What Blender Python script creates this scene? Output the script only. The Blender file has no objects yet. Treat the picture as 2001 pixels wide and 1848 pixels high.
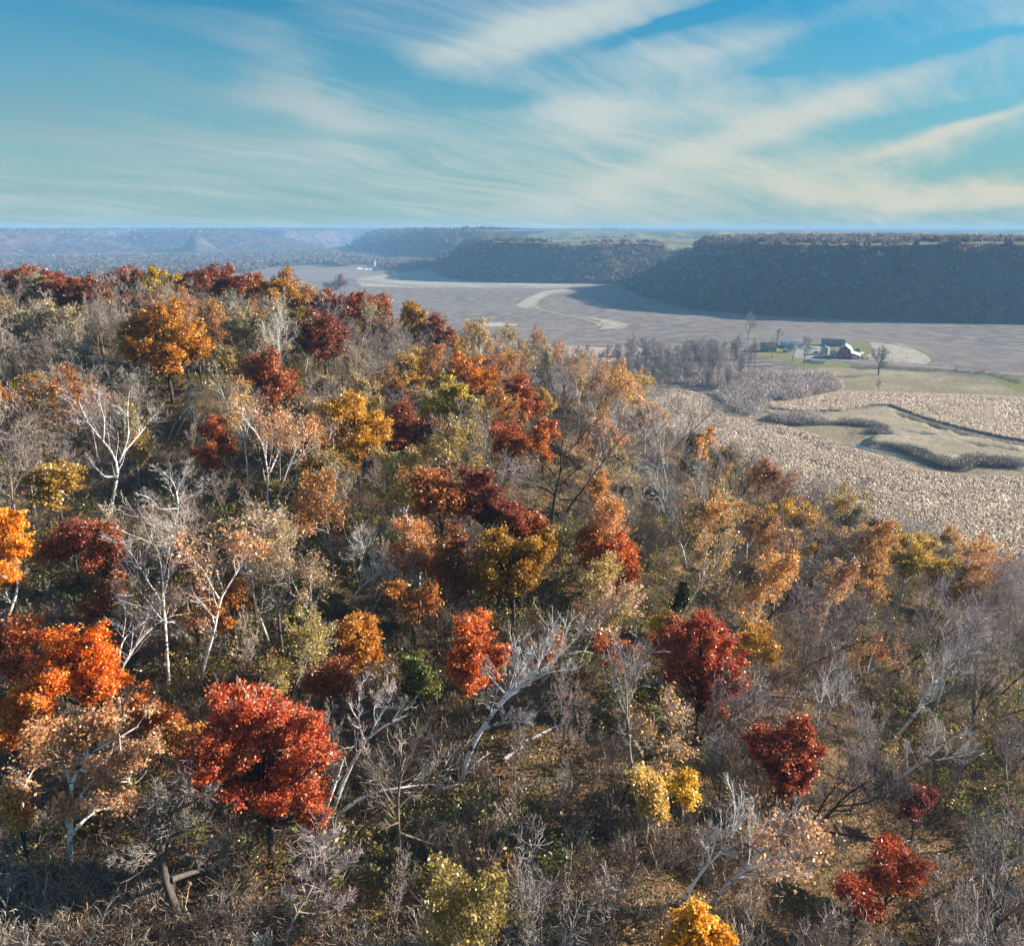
import bpy, math, random
import numpy as np
from math import radians as R, sin, cos, pi

rng = np.random.default_rng(7)
random.seed(7)
sc = bpy.context.scene
col = sc.collection

# ------------------------------------------------------------------ camera, sky, sun, exposure
CAMZ = 115.0
F = 750.0 / 1024.0            # focal length / frame width
PITCH = R(18.0)
cam = bpy.data.cameras.new("camera"); cam_o = bpy.data.objects.new("camera", cam); col.objects.link(cam_o)
cam.sensor_fit = 'HORIZONTAL'; cam.sensor_width = 36.0; cam.lens = 36.0 * F
cam.clip_start = 0.5; cam.clip_end = 60000
cam_o.location = (0, 0, CAMZ); cam_o.rotation_euler = (pi / 2 - PITCH, 0, 0)
sc.camera = cam_o

SUN_AZ, SUN_EL = R(79), R(19)       # azimuth from +Y towards +X
sv = np.array([sin(SUN_AZ) * cos(SUN_EL), cos(SUN_AZ) * cos(SUN_EL), sin(SUN_EL)])
sl = bpy.data.lights.new("sun", 'SUN'); sl.energy = 5.0; sl.angle = R(0.5); sl.color = (1.0, 0.90, 0.76)
so = bpy.data.objects.new("sun", sl); col.objects.link(so)
from mathutils import Vector
so.rotation_euler = Vector(-sv).to_track_quat('-Z', 'Y').to_euler()

sc.view_settings.view_transform = 'Standard'; sc.view_settings.look = 'None'
sc.view_settings.exposure = 1.55; sc.view_settings.gamma = 1.0; sc.view_settings.use_curve_mapping = False
sc.render.engine = 'CYCLES'
sc.cycles.max_bounces = 4; sc.cycles.diffuse_bounces = 2; sc.cycles.glossy_bounces = 1
sc.cycles.transmission_bounces = 2; sc.cycles.transparent_max_bounces = 4; sc.cycles.volume_bounces = 1
sc.cycles.use_denoising = True; sc.cycles.denoiser = 'OPENIMAGEDENOISE'
sc.cycles.sample_clamp_direct = 6.0; sc.cycles.sample_clamp_indirect = 2.0
sc.cycles.use_fast_gi = False

world = bpy.data.worlds.new("World"); sc.world = world; world.use_nodes = True
nt = world.node_tree; nt.nodes.clear()
class NG:
    def __init__(s, nt): s.nt = nt
    def n(s, typ, **kw):
        nd = s.nt.nodes.new(typ)
        ins = kw.pop('ins', {})
        for k, v in kw.items(): setattr(nd, k, v)
        for k, v in ins.items(): s.put(nd.inputs[k], v)
        return nd
    def put(s, sock, v):
        if hasattr(v, 'is_output') or isinstance(v, bpy.types.NodeSocket): s.nt.links.new(v, sock)
        else: sock.default_value = v
    def m(s, op, a, b=0.0, c=0.0, clamp=False):
        nd = s.nt.nodes.new('ShaderNodeMath'); nd.operation = op; nd.use_clamp = clamp
        s.put(nd.inputs[0], a); s.put(nd.inputs[1], b); s.put(nd.inputs[2], c)
        return nd.outputs[0]
    def mix(s, f, a, b, bt='MIX'):
        nd = s.nt.nodes.new('ShaderNodeMix'); nd.data_type = 'RGBA'; nd.blend_type = bt
        s.put(nd.inputs[0], f); s.put(nd.inputs[6], a); s.put(nd.inputs[7], b)
        return nd.outputs[2]
    def noise(s, vec, scale, detail=4, rough=0.55, dist=0.0):
        nd = s.nt.nodes.new('ShaderNodeTexNoise'); s.put(nd.inputs['Vector'], vec)
        nd.inputs['Scale'].default_value = scale; nd.inputs['Detail'].default_value = detail
        nd.inputs['Roughness'].default_value = rough; nd.inputs['Distortion'].default_value = dist
        return nd.outputs[0]
    def ramp(s, f, a, b):   # smoothstep a..b
        nd = s.nt.nodes.new('ShaderNodeMapRange'); nd.interpolation_type = 'SMOOTHSTEP'
        s.put(nd.inputs[0], f); nd.inputs[1].default_value = a; nd.inputs[2].default_value = b
        return nd.outputs[0]
    def comb(s, x, y, z):
        nd = s.nt.nodes.new('ShaderNodeCombineXYZ'); s.put(nd.inputs[0], x); s.put(nd.inputs[1], y); s.put(nd.inputs[2], z)
        return nd.outputs[0]

def build_sky():
    g = NG(nt)
    sky = g.n('ShaderNodeTexSky'); sky.sky_type = 'NISHITA'; sky.sun_disc = False
    sky.sun_elevation = SUN_EL; sky.sun_rotation = SUN_AZ; sky.air_density = 1.0; sky.dust_density = 0.6; sky.ozone_density = 2.0
    tc = g.n('ShaderNodeTexCoord').outputs['Generated']
    sp = g.n('ShaderNodeSeparateXYZ', ins={0: tc})
    x, y, z = sp.outputs
    # the colour of clear sky: deeper turquoise overhead, paler towards the horizon
    skyc = g.mix(1.0, sky.outputs[0], (0.02, 0.80, 1.10, 1), 'MULTIPLY')
    # flat cloud layer: direction projected on a plane overhead
    zz = g.m('MAXIMUM', z, 0.0)
    k = g.m('DIVIDE', 1.0, g.m('ADD', zz, 0.12))
    px = g.m('MULTIPLY', x, k); py = g.m('MULTIPLY', y, k)
    az = g.m('ARCTAN2', x, y)            # bearing, radians
    el = g.m('ARCSINE', z)
    # streaks fan towards the upper right: rotate the layer, stretch along the wind
    a = R(38)
    def rot(a):
        u = g.m('ADD', g.m('MULTIPLY', px, cos(a)), g.m('MULTIPLY', py, sin(a)))
        v = g.m('SUBTRACT', g.m('MULTIPLY', py, cos(a)), g.m('MULTIPLY', px, sin(a)))
        return u, v
    u, v = rot(R(52))
    warp = g.noise(g.comb(px, py, 3.1), 0.7, 3)
    wv = g.m('ADD', v, g.m('MULTIPLY', warp, 0.7))
    n1 = g.noise(g.comb(g.m('MULTIPLY', u, 0.30), wv, 0.0), 1.25, 9, 0.60, 0.0)
    n2 = g.noise(g.comb(g.m('MULTIPLY', u, 0.16), g.m('MULTIPLY', wv, 1.0), 5.0), 4.5, 8, 0.66, 0.0)
    n3 = g.noise(g.comb(px, py, 9.0), 0.8, 5, 0.55)
    dens = g.m('ADD', g.m('MULTIPLY', n1, 0.72), g.m('ADD', g.m('MULTIPLY', n2, 0.42), g.m('MULTIPLY', n3, 0.12)))
    # broad banks and clear gaps: (bearing, elevation, half width, half height, tilt, amount)
    banks = [(-0.25, 0.146, 0.07, 0.030, -0.55, 0.24), (0.05, 0.224, 0.15, 0.018, 0.16, 0.24), (0.02, 0.216, 0.05, 0.03, 0.3, 0.12), (0.10, 0.134, 0.10, 0.016, 0.0, 0.24),
             (0.32, 0.118, 0.18, 0.017, 0.31, 0.27), (0.46, 0.035, 0.12, 0.014, -0.02, 0.30), (0.50, 0.101, 0.09, 0.006, 0.27, 0.24), (0.25, 0.05, 0.26, 0.025, 0.1, 0.13),
             (-0.40, 0.09, 0.22, 0.03, 0.0, 0.05), (0.27, 0.200, 0.12, 0.012, 0.15, 0.14), (-0.1, 0.05, 0.3, 0.02, 0.0, 0.05),
             (-0.045, 0.148, 0.055, 0.015, -0.2, -0.34), (0.20, 0.224, 0.09, 0.007, 0.22, -0.40), (0.33, 0.173, 0.05, 0.006, 0.1, -0.32), (0.49, 0.182, 0.09, 0.008, 0.1, -0.26),
             (0.46, 0.111, 0.07, 0.009, 0.1, -0.28), (0.55, 0.072, 0.08, 0.015, 0.1, -0.28), (-0.34, 0.232, 0.09, 0.008, 0.0, -0.2), (-0.5, 0.19, 0.2, 0.02, -0.1, -0.08), (-0.16, 0.185, 0.06, 0.02, 0.0, -0.18)]
    wa = g.noise(g.comb(g.m('MULTIPLY', az, 1), g.m('MULTIPLY', el, 2.0), 2.0), 6.0, 5, 0.6)
    wj = g.m('MULTIPLY', g.m('SUBTRACT', wa, 0.5), 0.055)
    az2 = g.m('ADD', az, g.m('MULTIPLY', wj, 2.2)); el2 = g.m('ADD', el, wj)
    for (b, e, hw, hh, t, am) in banks:
        da = g.m('SUBTRACT', az2, b); de = g.m('SUBTRACT', el2, e)
        p = g.m('DIVIDE', g.m('ADD', g.m('MULTIPLY', da, cos(t)), g.m('MULTIPLY', de, sin(t))), hw)
        q = g.m('DIVIDE', g.m('SUBTRACT', g.m('MULTIPLY', de, cos(t)), g.m('MULTIPLY', da, sin(t))), hh)
        d2 = g.m('ADD', g.m('MULTIPLY', p, p), g.m('MULTIPLY', q, q))
        w = g.m('POWER', 2.718, g.m('MULTIPLY', d2, -0.9))
        dens = g.m('ADD', dens, g.m('MULTIPLY', w, am))
    cl = g.ramp(dens, 0.47, 0.93)
    cl = g.m('MULTIPLY', cl, 0.93)
    base = g.mix(g.ramp(el, 0.32, -0.02), skyc, (2.5, 4.1, 4.2, 1))
    # cloud tint: grey-lilac high on the left, cream low on the right
    warm = g.m('MULTIPLY', g.ramp(az, -0.3, 0.7), g.ramp(el, 0.22, 0.0))
    cc = g.mix(warm, (4.9, 5.6, 5.6, 1), (6.1, 5.8, 4.6, 1))
    cc = g.mix(g.m('MULTIPLY', g.ramp(az, 0.0, -0.6), g.ramp(el, 0.0, 0.16)), cc, (1.5, 3.0, 3.8, 1))
    final = g.mix(cl, base, cc)
    bg = g.n('ShaderNodeBackground', ins={0: final}); bg.inputs[1].default_value = 0.0405
    out = g.n('ShaderNodeOutputWorld', ins={0: bg.outputs[0]})
build_sky()

# ------------------------------------------------------------------ geometry of the place: where a sight line meets the ground
SC = 1465.6
def ray(u, v):                       # (u, v) on a 2001 x 1848 picture -> world direction, forward part 1
    a = (u - 1000.5) / SC; b = (923.9 - v) / SC
    return np.array([a, cos(PITCH) + b * sin(PITCH), -sin(PITCH) + b * cos(PITCH)])
def proj(P):                         # world -> u, v, depth
    P = np.atleast_2d(P); d = P - np.array([0, 0, CAMZ])
    dep = d[:, 1] * cos(PITCH) - d[:, 2] * sin(PITCH); up = d[:, 1] * sin(PITCH) + d[:, 2] * cos(PITCH)
    dep = np.where(np.abs(dep) < 1e-3, 1e-3, dep)
    return 1000.5 + SC * d[:, 0] / dep, 923.9 - SC * up / dep, dep
def flat(u, v, z=0.0):               # point of the valley floor seen at (u, v)
    d = ray(u, v); t = (CAMZ - z) / -d[2]
    return np.array([d[0] * t, d[1] * t, z])

def vnoise(x, y, seed=0):            # smooth value noise, vectorised
    x = np.asarray(x, float); y = np.asarray(y, float)
    xi = np.floor(x).astype(np.int64); yi = np.floor(y).astype(np.int64); xf = x - xi; yf = y - yi
    def h(a, b):
        n = (a * 374761393 + b * 668265263 + seed * 974711) & 0x7fffffff
        n = ((n ^ (n >> 13)) * 1274126177) & 0x7fffffff
        return ((n ^ (n >> 16)) & 0xffff) / 65535.0
    sx = xf * xf * (3 - 2 * xf); sy = yf * yf * (3 - 2 * yf)
    return (h(xi, yi) * (1 - sx) + h(xi + 1, yi) * sx) * (1 - sy) + (h(xi, yi + 1) * (1 - sx) + h(xi + 1, yi + 1) * sx) * sy
def fbm(x, y, o=4, seed=0):
    s = 0; a = 0.5
    for i in range(o): s = s + a * vnoise(x * 2 ** i, y * 2 ** i, seed + i * 17); a *= 0.5
    return s / (1 - 0.5 ** o)
def pline_dist(px, py, L):
    best = np.full(np.shape(px), 1e9)
    for (ax, ay), (bx, by) in zip(L[:-1], L[1:]):
        dx, dy = bx - ax, by - ay; t = np.clip(((px - ax) * dx + (py - ay) * dy) / (dx * dx + dy * dy + 1e-9), 0, 1)
        best = np.minimum(best, np.hypot(px - ax - t * dx, py - ay - t * dy))
    return best
def inside(px, py, poly):
    c = np.zeros(np.shape(px), bool); n = len(poly)
    for i in range(n):
        x1, y1 = poly[i]; x2, y2 = poly[(i + 1) % n]
        k = ((y1 > py) != (y2 > py)) & (px < (x2 - x1) * (py - y1) / (y2 - y1 + 1e-12) + x1); c ^= k
    return c
def sdist(px, py, poly):             # positive inside
    d = pline_dist(px, py, list(poly) + [poly[0]]); return np.where(inside(px, py, poly), d, -d)

# the near hill
CP = np.array([(-30,35,77),(0,35,75),(40,45,66),(45,65,65),(-45,65,78),(-47,82,83),(0,90,79),(55,85,58),(31,120,66),(20,168,72),(-15,188,78),
    (-44,200,92),(-100,110,86),(-100,160,94),(-150,200,97),(-100,205,97),(-60,140,89),(0,130,80),(-220,150,94),(-10,10,74),(50,0,62),(80,40,50),(-60,0,78),
    (-60,40,79),(20,60,71),(75,60,50),(0,60,76),(-220,80,86),(-120,40,82),(-300,220,97),(10,-40,72),(90,-50,52)], float)
EDGE = [(100,-120),(92,-50),(85,20),(75,60),(62,95),(47,125),(37,160),(17,192),(-20,215),(-80,232),(-160,238),(-330,225)]
EDGEP = EDGE + [(-700, 225), (-700, -400), (100, -400)]
GX0, GX1, GY0, GY1, GS = -340.0, 300.0, -120.0, 460.0, 2.0
gx = np.arange(GX0, GX1 + .1, GS); gy = np.arange(GY0, GY1 + .1, GS)
XX, YY = np.meshgrid(gx, gy)
def hill_z(X, Y):
    w = 0; s = 0
    for (a, b, c) in CP:
        k = 1.0 / ((X - a) ** 2 + (Y - b) ** 2 + 60.0) ** 1.7; w = w + k; s = s + k * c
    Z = s / w
    sd = sdist(X, Y, EDGEP)
    out = np.maximum(-sd + 12, 0)
    Z = Z - 0.55 * out ** 2 / (out + 14)
    Z = Z + (fbm(X / 23, Y / 23, 4, 3) - .5) * 5 * np.clip(sd / 30 + 1, 0.2, 1)
    Z = Z + (fbm(X / 5, Y / 5, 3, 9) - .5) * 1.0
    k = 4.0
    return np.where(Z > 12, Z, np.where(Z < -12, 0, (Z + 12) ** 2 / 48.0)) * 1.0 - 0.6 * (Z < 6)
ZZ = hill_z(XX, YY)
for _ in range(2):
    ZZ[1:-1, 1:-1] = (ZZ[1:-1, 1:-1] * 2 + ZZ[:-2, 1:-1] + ZZ[2:, 1:-1] + ZZ[1:-1, :-2] + ZZ[1:-1, 2:]) / 6
def gz(x, y):
    x = np.asarray(x, float); y = np.asarray(y, float)
    fx = np.clip((x - GX0) / GS, 0, len(gx) - 1.001); fy = np.clip((y - GY0) / GS, 0, len(gy) - 1.001)
    i = fx.astype(int); j = fy.astype(int); a = fx - i; b = fy - j
    z = (ZZ[j, i] * (1 - a) + ZZ[j, i + 1] * a) * (1 - b) + (ZZ[j + 1, i] * (1 - a) + ZZ[j + 1, i + 1] * a) * b
    ins = (x > GX0) & (x < GX1) & (y > GY0) & (y < GY1)
    return np.where(ins, np.maximum(z, 0), 0.0)
def ground_hit(u, v, above=0.0):     # first point along the sight line that is `above` over the hill
    d = ray(u, v); t = 15.0
    while t < 3000:
        p = np.array([0, 0, CAMZ]) + d * t
        h = above(t) if callable(above) else above
        if p[2] - float(gz(p[0], p[1])) <= h: return p, t
        t += 0.3 if t < 350 else 2
    return p, t

# ------------------------------------------------------------------ mesh helpers
class Acc:
    """collects quads; every vertex carries a colour and a variation value"""
    def __init__(s): s.V = []; s.Q = []; s.C = []; s.A = []; s.n = 0
    def add(s, V, Q, C=None, A=None):
        V = np.asarray(V, np.float32).reshape(-1, 3); Q = np.asarray(Q, np.int64).reshape(-1, 4)
        s.V.append(V); s.Q.append(Q + s.n); m = len(V)
        if C is None: C = np.ones((m, 3))
        s.C.append(np.broadcast_to(np.asarray(C, np.float32), (m, 3)))
        s.A.append(np.broadcast_to(np.asarray(0.5 if A is None else A, np.float32), (m,)))
        s.n += m
    def mesh(s, name, mat, smooth=False, origin=None, cols=False):
        V = np.concatenate(s.V); Q = np.concatenate(s.Q)
        if origin is not None: V = V - np.asarray(origin, np.float32)
        me = bpy.data.meshes.new(name)
        me.vertices.add(len(V)); me.vertices.foreach_set('co', V.ravel())
        tri = Q[:, 2] == Q[:, 3]
        lens = np.where(tri, 3, 4)
        loops = Q.ravel()
        if tri.any():
            keep = np.ones(Q.shape, bool); keep[tri, 3] = False; loops = Q[keep]
        me.loops.add(len(loops)); me.loops.foreach_set('vertex_index', loops.astype(np.int32))
        me.polygons.add(len(Q)); me.polygons.foreach_set('loop_start', np.concatenate([[0], np.cumsum(lens)[:-1]]).astype(np.int32))
        me.polygons.foreach_set('use_smooth', np.full(len(Q), smooth))
        a = me.attributes.new('var', 'FLOAT', 'POINT'); a.data.foreach_set('value', np.concatenate(s.A).astype(np.float32))
        if cols:
            c = me.attributes.new('col', 'FLOAT_COLOR', 'POINT'); C = np.concatenate(s.C)
            c.data.foreach_set('color', np.concatenate([C, np.ones((len(C), 1), np.float32)], 1).ravel().astype(np.float32))
        me.update(calc_edges=True)
        me.materials.append(mat)
        return me
    def obj(s, name, mat, parent=None, **kw):
        o = bpy.data.objects.new(name, s.mesh(name, mat, **kw)); col.objects.link(o)
        if parent: o.parent = parent
        return o

def tag(o, label=None, cat=None, group=None, kind=None):
    if label: o['label'] = label
    if cat: o['category'] = cat
    if group: o['group'] = group
    if kind: o['kind'] = kind
    return o
def empty(name, loc, label=None, cat=None, group=None, rz=0.0):
    e = bpy.data.objects.new(name, None); col.objects.link(e); e.location = loc; e.rotation_euler = (0, 0, rz); e.empty_display_size = 0.5
    return tag(e, label, cat, group)
def unit(v): return v / np.maximum(np.linalg.norm(v, axis=-1, keepdims=True), 1e-9)

def tubes(acc, P, Rr, k, A=None, C=None):
    """P (m,n,3) polylines, Rr (m,n) radii -> k sided tubes"""
    P = np.asarray(P, float); m, n, _ = P.shape
    T = np.empty_like(P); T[:, 1:-1] = P[:, 2:] - P[:, :-2]; T[:, 0] = P[:, 1] - P[:, 0]; T[:, -1] = P[:, -1] - P[:, -2]; T = unit(T)
    ref = np.where((np.abs(unit(P[:, -1] - P[:, 0])[:, 2]) > .8)[:, None], np.array([1., 0, 0]), np.array([0, 0, 1.]))
    a = unit(np.cross(T, ref[:, None, :])); b = np.cross(T, a)
    th = np.arange(k) * 2 * pi / k
    V = P[:, :, None, :] + Rr[:, :, None, None] * (a[:, :, None, :] * np.cos(th)[:, None] + b[:, :, None, :] * np.sin(th)[:, None])
    idx = np.arange(m * n * k).reshape(m, n, k)
    q = np.stack([idx[:, :-1], np.roll(idx[:, :-1], -1, 2), np.roll(idx[:, 1:], -1, 2), idx[:, 1:]], -1).reshape(-1, 4)
    if A is not None: A = np.repeat(np.asarray(A, float), n * k)
    if C is not None: C = np.repeat(np.asarray(C, float), n * k, 0)
    acc.add(V.reshape(-1, 3), q, C, A)

def quads(acc, c, size, asp=0.6, A=None, C=None, up=0.0, r=None):
    """diamond leaves at c (n,3), half length size (n)"""
    r = r or rng
    n = len(c); a = r.normal(size=(n, 3)); a[:, 2] *= (1 - up); a = unit(a)
    if up < 0: a = unit(r.normal(size=(n, 3)) * .35 + np.array([0, 0, 1]))
    b = unit(np.cross(a, r.normal(size=(n, 3)))); size = np.broadcast_to(size, (n,))[:, None]
    V = np.stack([c - a * size, c + b * size * asp, c + a * size, c - b * size * asp], 1).reshape(-1, 3)
    acc.add(V, np.arange(4 * n).reshape(-1, 4), None if C is None else np.repeat(C, 4, 0), None if A is None else np.repeat(A, 4))

def grow(P, Rr, nc, ratio, ang, up=0.15, wig=0.12, npts=4, t0=0.3, rr=0.55, r=None, taper=0.35):
    """children on polylines P; returns their polylines and radii"""
    r = r or rng
    m, n, _ = P.shape
    M = m * nc
    t = (np.tile(np.arange(nc), m) + r.random(M)) / nc; t = t0 + (1 - t0) * t; t = np.minimum(t, .995)
    pi_ = np.repeat(np.arange(m), nc)
    f = t * (n - 1); i = np.minimum(f.astype(int), n - 2); fr = (f - i)[:, None]
    s = P[pi_, i] * (1 - fr) + P[pi_, i + 1] * fr
    T = unit(P[pi_, i + 1] - P[pi_, i]); rad = Rr[pi_, i] * (1 - fr[:, 0]) + Rr[pi_, i + 1] * fr[:, 0]
    L = np.linalg.norm(P[:, -1] - P[:, 0], axis=1)[pi_] * ratio * (1.15 - .55 * t) * r.uniform(.65, 1.25, M)
    ax = unit(np.cross(T, r.normal(size=(M, 3)))); an = ang * r.uniform(.6, 1.3, M)[:, None]
    d = unit(T * np.cos(an) + ax * np.sin(an) + np.array([0, 0, up]))
    out = np.empty((M, npts, 3)); out[:, 0] = s; st = (L / (npts - 1))[:, None]
    for j in range(1, npts):
        d = unit(d + r.normal(size=(M, 3)) * wig + np.array([0, 0, up * .5])); out[:, j] = out[:, j - 1] + d * st
    r0 = rad * rr * r.uniform(.7, 1.1, M)
    return out, r0[:, None] * np.linspace(1, taper, npts)[None]

def resample(pts, n):
    pts = np.asarray(pts, float); s = np.concatenate([[0], np.cumsum(np.linalg.norm(np.diff(pts, axis=0), axis=1))])
    q = np.linspace(0, s[-1], n); o = np.stack([np.interp(q, s, pts[:, k]) for k in range(3)], 1)
    o[1:-1] = o[1:-1] * .5 + (o[:-2] + o[2:]) * .25
    return o

# ------------------------------------------------------------------ materials
def mat(name):
    m = bpy.data.materials.new(name); m.use_nodes = True; m.node_tree.nodes.clear(); return m, NG(m.node_tree)
def finish(g, sh): g.n('ShaderNodeOutputMaterial', ins={0: sh})
def attr(g, name, out): return g.n('ShaderNodeAttribute', attribute_name=name).outputs[out]

def leaf_material(name, source, gloss=0.035):     # source 'object' : colour of the tree; 'col' : colour stored per clump
    m, g = mat(name)
    c = g.n('ShaderNodeObjectInfo').outputs['Color'] if source == 'object' else attr(g, 'col', 'Color')
    v = attr(g, 'var', 'Fac')
    hs = g.n('ShaderNodeHueSaturation', ins={'Hue': g.m('ADD', 0.480, g.m('MULTIPLY', v, 0.042)), 'Saturation': g.m('SUBTRACT', 1.12, g.m('MULTIPLY', v, 0.22)), 'Value': g.m('ADD', 0.45, g.m('MULTIPLY', v, 1.1)), 'Color': c})
    c2 = hs.outputs[0]
    d = g.n('ShaderNodeBsdfDiffuse', ins={0: c2}); t = g.n('ShaderNodeBsdfTranslucent', ins={0: c2})
    gl = g.n('ShaderNodeBsdfGlossy', ins={'Color': (.9, .9, .9, 1), 'Roughness': 0.38})
    s1 = g.n('ShaderNodeMixShader', ins={0: 0.42, 1: d.outputs[0], 2: t.outputs[0]})
    s2 = g.n('ShaderNodeMixShader', ins={0: gloss, 1: s1.outputs[0], 2: gl.outputs[0]})
    finish(g, s2.outputs[0]); return m
M_leaf = leaf_material('leaves', 'object')
M_brush = leaf_material('brush', 'col')
M_far = leaf_material('far_foliage', 'col', 0.0)

def bark(name, birch=False):
    m, g = mat(name)
    c = g.n('ShaderNodeObjectInfo').outputs['Color']
    co = g.n('ShaderNodeNewGeometry').outputs['Position']
    sp = g.n('ShaderNodeSeparateXYZ', ins={0: co})
    if birch:
        n = g.noise(g.comb(g.m('MULTIPLY', sp.outputs[0], 1.2), g.m('MULTIPLY', sp.outputs[1], 1.2), g.m('MULTIPLY', sp.outputs[2], 5.0)), 1.0, 3, .6)
        f = g.ramp(n, 0.56, 0.62)
        n2 = g.noise(co, 0.5, 3); cc = g.mix(g.ramp(n2, .35, .75), c, (.42, .36, .30, 1))
        cc = g.mix(f, cc, (.06, .05, .045, 1))
    else:
        n = g.noise(g.comb(g.m('MULTIPLY', sp.outputs[0], 6), g.m('MULTIPLY', sp.outputs[1], 6), sp.outputs[2]), 1.5, 4, .6)
        cc = g.mix(g.ramp(n, .3, .7), g.mix(1.0, c, (.55, .52, .5, 1), 'MULTIPLY'), c)
    b = g.n('ShaderNodeBsdfDiffuse', ins={0: cc}); finish(g, b.outputs[0]); return m
M_bark = bark('bark'); M_birch = bark('birch_bark', True)

def plain(name, c, rough=0.7, metal=0.0, var=0.15, scale=1.0, stripes=None):
    m, g = mat(name)
    p = g.n('ShaderNodeTexCoord').outputs['Object']
    n = g.noise(p, scale, 4)
    cc = g.mix(g.ramp(n, .3, .7), tuple(x * (1 - var) for x in c) + (1,), tuple(min(1, x * (1 + var)) for x in c) + (1,))
    if stripes:
        sx = g.n('ShaderNodeSeparateXYZ', ins={0: p}).outputs[stripes[0]]
        w = g.m('GREATER_THAN', g.m('FRACT', g.m('MULTIPLY', sx, stripes[1])), .82)
        cc = g.mix(g.m('MULTIPLY', w, .45), cc, tuple(x * .45 for x in c) + (1,))
    b = g.n('ShaderNodeBsdfPrincipled', ins={'Base Color': cc, 'Roughness': rough, 'Metallic': metal}); finish(g, b.outputs[0]); return m

def ground_mat(name, cols, scales=(0.05, 0.6, 4.0), thr=(.35, .65), bump=0.0, rows=None, bs=2.0):
    """cols: three colours mixed by noise at three scales; rows=(direction, spacing, strength)"""
    m, g = mat(name)
    p = g.n('ShaderNodeNewGeometry').outputs['Position']
    a = g.mix(g.ramp(g.noise(p, scales[0], 4), *thr), cols[0] + (1,), cols[1] + (1,))
    a = g.mix(g.ramp(g.noise(p, scales[1], 4, .65), .42, .62), a, cols[2] + (1,))
    n3 = g.noise(p, scales[2], 3, .7)
    a = g.mix(g.m('MULTIPLY', g.ramp(n3, .5, .72), .6), a, tuple(min(1, x * 1.6) for x in cols[1]) + (1,))
    a = g.mix(g.m('MULTIPLY', g.ramp(n3, .5, .3), .5), a, tuple(x * .45 for x in cols[0]) + (1,))
    if rows:
        sp = g.n('ShaderNodeSeparateXYZ', ins={0: p}); th, dd, st = rows
        s = g.m('ADD', g.m('MULTIPLY', sp.outputs[0], cos(th)), g.m('MULTIPLY', sp.outputs[1], sin(th)))
        s = g.m('ADD', s, g.m('MULTIPLY', g.noise(p, .006, 2), 60.0))
        w = g.m('SINE', g.m('MULTIPLY', s, 2 * pi / dd))
        a = g.mix(g.m('MULTIPLY', g.ramp(w, -.2, 1), st), a, tuple(x * .5 for x in cols[0]) + (1,))
    b = g.n('ShaderNodeBsdfDiffuse', ins={0: a})
    if bump:
        bn = g.n('ShaderNodeBump', ins={'Height': g.noise(p, bs, 4, .7), 'Strength': 1.0, 'Distance': bump}); g.put(b.inputs['Normal'], bn.outputs[0])
    finish(g, b.outputs[0]); return m

def vcol_mat(name, n_scale=1.0, lo=.7, hi=1.25, bump=0.0):
    m, g = mat(name)
    p = g.n('ShaderNodeNewGeometry').outputs['Position']
    n = g.noise(p, n_scale, 5, .65)
    k = g.m('ADD', lo, g.m('MULTIPLY', g.ramp(n, .3, .7), hi - lo))
    c = g.mix(1.0, attr(g, 'col', 'Color'), g.comb(k, k, k), 'MULTIPLY')
    b = g.n('ShaderNodeBsdfDiffuse', ins={0: c})
    if bump: g.put(b.inputs['Normal'], g.n('ShaderNodeBump', ins={'Height': n, 'Strength': 1.0, 'Distance': bump}).outputs[0])
    finish(g, b.outputs[0]); return m
# ------------------------------------------------------------------ the land
def grid_mesh(name, X, Y, Z, mat_, kind='structure', C=None, keep=None, smooth=True):
    ny, nx = X.shape
    acc = Acc(); i = np.arange(ny * nx).reshape(ny, nx)
    q = np.stack([i[:-1, :-1], i[:-1, 1:], i[1:, 1:], i[1:, :-1]], -1)
    q = q.reshape(-1, 4) if keep is None else q[keep]
    acc.add(np.stack([X, Y, Z], -1).reshape(-1, 3), q, None if C is None else C.reshape(-1, 3))
    o = acc.obj(name, mat_, smooth=smooth, cols=C is not None); tag(o, kind=kind); return o
def poly_sheet(name, pts, z, mat_, kind='structure'):
    me = bpy.data.meshes.new(name); me.from_pydata([(p[0], p[1], z) for p in pts], [], [list(range(len(pts)))]); me.materials.append(mat_); me.update()
    o = bpy.data.objects.new(name, me); col.objects.link(o); return tag(o, kind=kind)
def uvp(pts): return [tuple(flat(u, v)[:2]) for u, v in pts]
def c3(pts): return [(1319 + x * .341, 415 + y * .341) for x, y in pts]
def c2(pts): return [(684 + x * .342, 415 + y * .342) for x, y in pts]
def smooth_line(pts, n):
    p = np.array([[a, b, 0] for a, b in pts]); s = np.concatenate([[0], np.cumsum(np.linalg.norm(np.diff(p, axis=0), axis=1))])
    q = np.linspace(0, s[-1], n); o = np.stack([np.interp(q, s, p[:, k]) for k in range(2)], 1)
    for _ in range(3): o[1:-1] = o[1:-1] * .5 + (o[:-2] + o[2:]) * .25
    return o
def strip(name, pts, w, z, mat_, kind='structure', n=60):
    o = smooth_line(pts, n); T = np.gradient(o, axis=0); T = T / np.linalg.norm(T, axis=1, keepdims=True); N = np.stack([-T[:, 1], T[:, 0]], 1)
    jit = 1 + .25 * (fbm(np.arange(n) * .5, np.zeros(n), 3, 5) - .5)
    a = o + N * (w / 2 * jit)[:, None]; b = o - N * (w / 2 * jit)[:, None]
    V = np.concatenate([np.c_[a, np.full(n, z)], np.c_[b, np.full(n, z)]]); i = np.arange(n - 1)
    acc = Acc(); acc.add(V, np.stack([i, i + n, i + n + 1, i + 1], 1)); ob = acc.obj(name, mat_); return tag(ob, kind=kind)

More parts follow.
